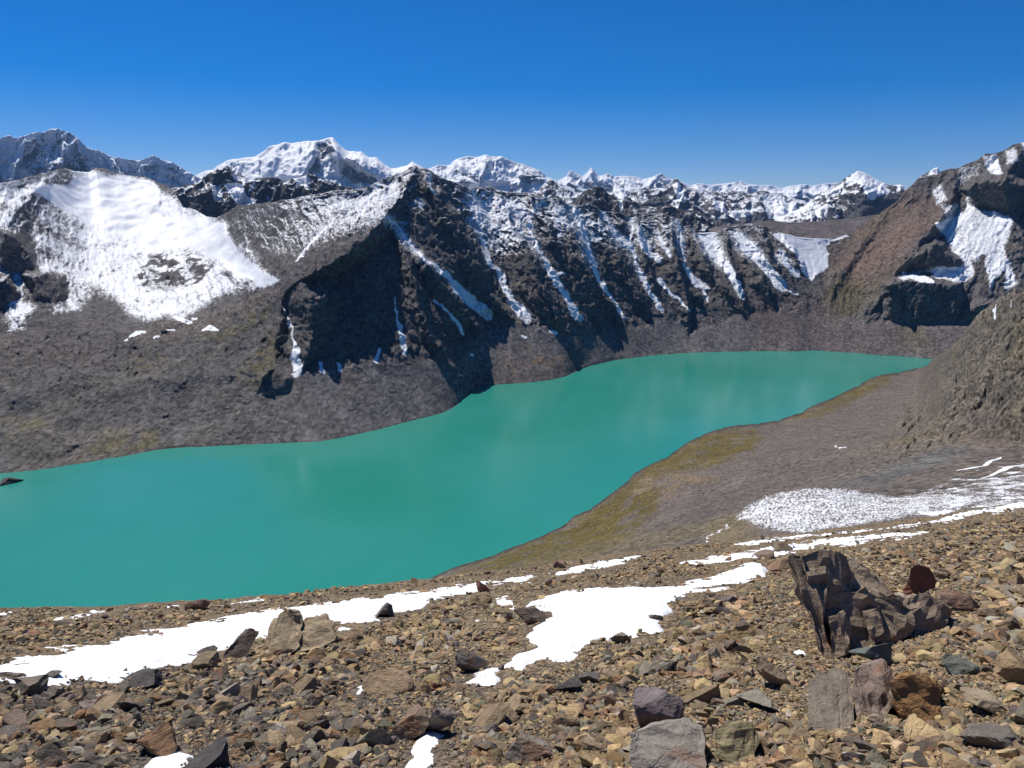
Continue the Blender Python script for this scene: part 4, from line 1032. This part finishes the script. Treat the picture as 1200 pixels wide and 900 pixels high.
block_boulder('rust orange boulder right of the blocky purple brown one', (1076,850), [
    ([(1044,800,0),(1058,788,.05),(1084,789,.05),(1104,810,.05),(1105,838,0),(1084,853,-.03),(1056,845,0),(1045,825,0)], .5, 2)], (.27,.15,.065), lean_back=.3)
block_boulder('flat grey slab leaning left of the blocky purple brown boulder', (973,864), [
    ([(947,800,0),(958,788,.02),(984,783,.02),(998,796,.02),(1001,848,0),(976,866,-.02),(946,855,0)], .16, 3)], (.20,.165,.13), lean_back=.75)
block_boulder('large smooth pale grey boulder at the bottom edge', (782,915), [
    ([(735,856,0),(768,846,.03),(800,840,.03),(824,850,.03),(830,895,0),(806,924,-.03),(746,920,0)], .45, 3)], (.255,.228,.195), lean_back=.55)
boulder('violet grey block behind the pale grey bottom boulder', 768,851,66,48,(.14,.115,.115),28,depth=.8)
block_boulder('olive tinted boulder right of the pale grey bottom boulder', (860,896), [
    ([(836,852,0),(858,842,.02),(880,846,.02),(890,866,.02),(884,890,0),(860,898,-.02),(838,888,0)], .35, 2)], (.235,.20,.115), lean_back=.4)
boulder('low tan stone between the olive boulder and the leaning slab', 905,806,38,42,(.22,.165,.115),30,depth=.8)
boulder('thin pale slab tilted over a dark gap', 893,832,52,26,(.19,.17,.135),31,tilty=.45,depth=.8)
block_boulder('big two humped tan boulder on the lower edge of the long snow strip', (350,768), [
    ([(311,748,.1),(318,726,.15),(334,715,.2),(348,714,.25),(356,726,.2),(352,758,.05),(335,769,0),(316,765,0)], 1.0, 0),
    ([(346,730,.2),(360,722,.3),(382,719,.35),(393,732,.3),(392,750,.15),(372,762,.05),(348,764,.05)], 1.1, 0)], (.30,.235,.155), lean_back=.9)
boulder('dark brown boulder next to the two humped tan one', 282,769,42,33,(.12,.095,.075),33)
boulder('squat tan stone under a dark flat cap stone', 242,784,32,22,(.22,.17,.11),34)
boulder('dark flat cap stone resting at the snow strip edge', 243,768,24,10,(.10,.085,.075),35,depth=.8)
boulder('charcoal boulder on the lower snow edge in the left scree', 170,806,38,20,(.075,.068,.065),36,tilty=.2)
boulder('flat topped reddish boulder on the lakeward slope edge', 232,716,32,18,(.17,.11,.085),37,cuts=9)
boulder('low brown boulder at the left frame edge below the snow strip', 34,816,46,24,(.14,.115,.09),38)
boulder('dark stone sunk in the left end of the snow strip', 65,795,22,10,(.09,.08,.075),39)
boulder('rust brown boulder above the bottom left snow patch', 188,884,60,42,(.175,.105,.06),40)
boulder('black slab beside the bottom left snow patch', 245,905,56,34,(.06,.055,.055),41,tilty=-.25)
boulder('dark grey wedge below the scree middle left of the central snow patch', 552,788,42,30,(.10,.088,.08),42,tilty=.25)
boulder('long tan slab behind the small snow triangle', 456,812,68,28,(.23,.165,.105),43,depth=.7)
boulder('brown boulder directly above the bottom edge snow patch', 482,864,50,44,(.18,.13,.095),44)
boulder('grey boulder touching the right side of the brown boulder above the bottom snow patch', 516,862,42,46,(.16,.13,.11),45)
boulder('brown pointed boulder on the central patch upper left edge', 621,733,40,26,(.125,.095,.075),46,tilty=.3)
boulder('oval brown stone sitting inside the central snow patch', 727,752,28,16,(.16,.13,.10),47)
boulder('small round stone at the right rim of the central patch', 768,728,18,10,(.17,.135,.105),48)
boulder('dark leaning stone on the long snow strip', 449,723,24,20,(.10,.085,.08),49,tilty=-.4)
boulder('rust red stone at the narrow end of the long snow strip', 567,693,20,14,(.21,.11,.075),50)
boulder('pinkish stone standing on the slope edge skyline', 656,666,16,11,(.22,.14,.105),51)
boulder('tan block on the snow band left of the jagged dark boulder', 917,647,27,15,(.18,.14,.10),52)
boulder('brown lump between the two right snow bands', 895,656,22,13,(.15,.115,.085),53)
boulder('orange brown slab just left of the jagged dark boulder', 912,671,36,17,(.19,.125,.08),54)
boulder('dark triangular stone with a greenish pale top on the right', 1125,792,46,26,(.10,.105,.09),55,tilty=.3)
boulder('dark wedge shaped stone near the right frame edge', 1160,878,60,34,(.12,.105,.09),56)
boulder('broad pale tan slab low on the right side', 1155,836,58,30,(.24,.19,.13),57)
boulder('ochre boulder at the right frame edge', 1188,800,40,40,(.24,.17,.10),58)
boulder('slanting black stone below the central snow patch', 664,812,40,24,(.085,.075,.07),59,tilty=-.35)
boulder('flat dark stone at the tip of the central snow patch', 690,800,30,16,(.10,.09,.08),60)
boulder('wide cracked grey brown slab in the bottom centre', 620,895,58,34,(.17,.15,.125),61,depth=.9)

# rock breaking the water near the left shore
a_, e_ = rect(9., 565.); yl = float(-H / e_)
V, Fc = cut_rock(np.random.default_rng(70), 3, 10, (1, .8, .3), .05, (.3, .8), 70)
o = raw_mesh('islet', V * 16, Fc.ravel(), np.full(len(Fc), 3), m_rock, None, False)
o.location = (float(a_) * yl, yl, .2); o.color = (.06, .055, .05, 1)
tag(o, 'low dark rock islet breaking the lake surface near the left shore', 'rock')

# ------------------------------------------------------------------ loose stones
def edge_py(px): return np.interp(px, [p[0] for p in edge], [p[1] for p in edge])
BG = np.array(BIG)
def scatter(n, smin, smax, power, r, wmax, wmin=.02):
    """stones of smin..smax picture pixels, strewn over the slope"""
    n = int(n * 1.25); px = r.uniform(-200, 1400, n); py = r.uniform(0, 1, n) ** 1. * 480 + 570
    ok = py > edge_py(px) + .5
    px, py = px[ok], py[ok]
    x, y = pix_ground(px, py)
    u = r.uniform(size=len(px))
    s = (smin ** (1 - power) + u * (smax ** (1 - power) - smin ** (1 - power))) ** (1 / (1 - power))
    dist = np.sqrt(x * x + y * y + (ground_z(x, y) - H) ** 2)
    size = np.minimum(s * dist / F / 2, wmax * r.uniform(.45, 1., len(px)))
    spx = size * 2 * F / dist
    sdn = snow_sd(px, py); ok = (sdn < -spx * .7 - 2.5) | ((r.uniform(size=len(px)) < np.where(sdn < 7, .16, .008)) & (spx < 10))
    for cx, cy, rad in BG:
        hit = (px - cx) ** 2 + (py - cy) ** 2 < (rad + spx * .3) ** 2
        ok &= ~(hit & (spx > 9))
    return px[ok], py[ok], x[ok], y[ok], size[ok], spx[ok]

r = np.random.default_rng(5)
allV, allF, allC, nv = [], [], [], 0
def add_stones(protos, px, py, x, y, size, r, tilt=.45, lift=.25):
    global nv
    kind = stone_kind(px, py, r)
    base = PC[kind] * r.uniform(.6, 1.4, (len(px), 1)) * r.uniform(.94, 1.06, (len(px), 3)) * np.array([1.04, 1., .92])
    z = ground_z(x, y)
    Rm = rotm(len(px), r, tilt)
    which = r.integers(0, len(protos), len(px))
    for k, (V, Fc) in enumerate(protos):
        i = np.where(which == k)[0]
        if not len(i): continue
        W = np.einsum('nij,vj->nvi', Rm[i], V) * size[i][:, None, None]
        W[..., 0] += x[i][:, None]; W[..., 1] += y[i][:, None]; W[..., 2] += (z[i] + size[i] * lift)[:, None]
        m = len(V)
        allV.append(W.reshape(-1, 3)); allC.append(np.repeat(base[i], m, 0))
        allF.append((Fc[None] + (nv + np.arange(len(i)) * m)[:, None, None]).reshape(-1, 3)); nv += m * len(i)

px, py, x, y, size, spx = scatter(190000, 2.6, 9., 2.1, r, .10)
add_stones(SMALL, px, py, x, y, size, r)
px, py, x, y, size, spx = scatter(25000, 8., 22., 2.2, r, .12)
add_stones(MED, px, py, x, y, size, r, .5, .22)
# the larger loose stones: the 260 largest are single rocks, the rest joins the rubble
px, py, x, y, size, spx = scatter(2300, 17., 40., 2.5, r, .17, .05)
vis = (px > -10) & (px < 1210) & (py < 915)
o_ = np.argsort(-spx * vis); big, rest = o_[:250], o_[250:]
add_stones(MED, px[rest], py[rest], x[rest], y[rest], size[rest], r, .5, .25)
V = np.concatenate(allV); Fc = np.concatenate(allF); Cc = np.concatenate(allC)
rb = raw_mesh('rubble', V, Fc.ravel(), np.full(len(Fc), 3), m_rub, {'Col': Cc}, False)
tag(rb, 'loose angular brown and grey stones covering the foreground slope', 'rubble', kind='stuff')

protos = []
for k in range(14):
    V, Fc = cut_rock(np.random.default_rng(300 + k), 3, 12, (1, rr.uniform(.55, .9), rr.uniform(.35, .7)), .03, (.26, .72), 300 + k)
    protos.append(raw_mesh('rock', V, Fc.ravel(), np.full(len(Fc), 3), m_rock, None, False, link=False))
kinds = stone_kind(px[big], py[big], r)
for j, i in enumerate(big):
    kd = PN[kinds[j]]
    zone = 'left scree below the long snow strip' if px[i] < 430 and py[i] > 740 else 'left slope edge above the long snow strip' if px[i] < 430 else \
           'middle of the scree below the central snow patch' if px[i] < 830 and py[i] > 780 else 'scree around the central snow patch' if px[i] < 830 else \
           'right scree in front of the jagged dark boulder' if py[i] > 770 else 'right scree beside and behind the jagged dark boulder'
    o = bpy.data.objects.new('rock', protos[j % len(protos)]); COL.objects.link(o)
    g = float(ground_z(x[i], y[i], False))
    o.location = (x[i], y[i], g + size[i] * .22)
    o.rotation_euler = (r.normal(0, .35), r.normal(0, .35), r.uniform(0, 6.28))
    o.scale = (size[i], size[i] * r.uniform(.85, 1.15), size[i] * r.uniform(.8, 1.2))
    c = PC[kinds[j]] * r.uniform(.75, 1.25) * np.array([1.04, 1., .92])
    o.color = (*c, 1)
    tag(o, kd + ' angular rock lying in the ' + zone, 'rock', kd + ' rocks in the ' + zone)
#@@END
# ------------------------------------------------------------------ camera, light, air
cam = bpy.data.cameras.new('camera'); co = bpy.data.objects.new('camera', cam); COL.objects.link(co)
co.location = (0, 0, H); co.rotation_euler = (math.pi / 2 - PITCH, 0, 0)
cam.sensor_fit = 'HORIZONTAL'; cam.sensor_width = 36.; cam.lens = 36. * F / 1200.
cam.clip_start = .1; cam.clip_end = 80000.
S.camera = co

mh, nt = newmat('air'); b = NB(nt)
pv = b.n('ShaderNodeVolumePrincipled', Color=(.30, .56, 1., 1), Density=HAZE, Anisotropy=0.)
b.n('ShaderNodeOutputMaterial', Volume=pv.outputs[0])
hx0, hx1, hy0, hy1, hz0, hz1 = -31000, 31000, -3500, 25000, -62, 2600
hv = [(x, y, z) for x in (hx0, hx1) for y in (hy0, hy1) for z in (hz0, hz1)]
hz = raw_mesh('haze', hv, [0,1,3,2, 4,6,7,5, 0,4,5,1, 2,3,7,6, 0,2,6,4, 1,5,7,3], [4] * 6, mh, None, False)
tag(hz, 'thin blue mountain air between the viewer and the far peaks', 'haze', kind='stuff')

sun = bpy.data.lights.new('sun', 'SUN'); so = bpy.data.objects.new('sun', sun); COL.objects.link(so)
sun.energy = 4.9; sun.angle = math.radians(.53); sun.color = (1., .95, .87)
sd = Vector((math.sin(SUN_AZ) * math.cos(SUN_EL), math.cos(SUN_AZ) * math.cos(SUN_EL), math.sin(SUN_EL)))
so.rotation_euler = sd.to_track_quat('Z', 'Y').to_euler(); so.location = (0, 0, 900)

wd = bpy.data.worlds.new('World'); S.world = wd; wd.use_nodes = True
nt = wd.node_tree; nt.nodes.clear(); b = NB(nt)
sky = b.n('ShaderNodeTexSky', _sky_type='NISHITA', _sun_disc=False, _sun_elevation=SUN_EL, _sun_rotation=SUN_AZ, _altitude=3000., _air_density=1., _dust_density=1.1, _ozone_density=3.)
bgn = b.n('ShaderNodeBackground', Color=b.hsv(b.mix(1., sky.outputs[0], (.98, .96, 1.10, 1), 'MULTIPLY'), 1., 1.5), Strength=.075)
b.n('ShaderNodeOutputWorld', Surface=bgn.outputs[0])

S.view_settings.view_transform = 'Standard'; S.view_settings.look = 'None'
S.view_settings.exposure = .2; S.view_settings.gamma = 1.; S.view_settings.use_curve_mapping = False
S.cycles.use_denoising = True
S.cycles.max_bounces = 5; S.cycles.diffuse_bounces = 1; S.cycles.glossy_bounces = 2; S.cycles.volume_bounces = 0
S.cycles.sample_clamp_indirect = 6.
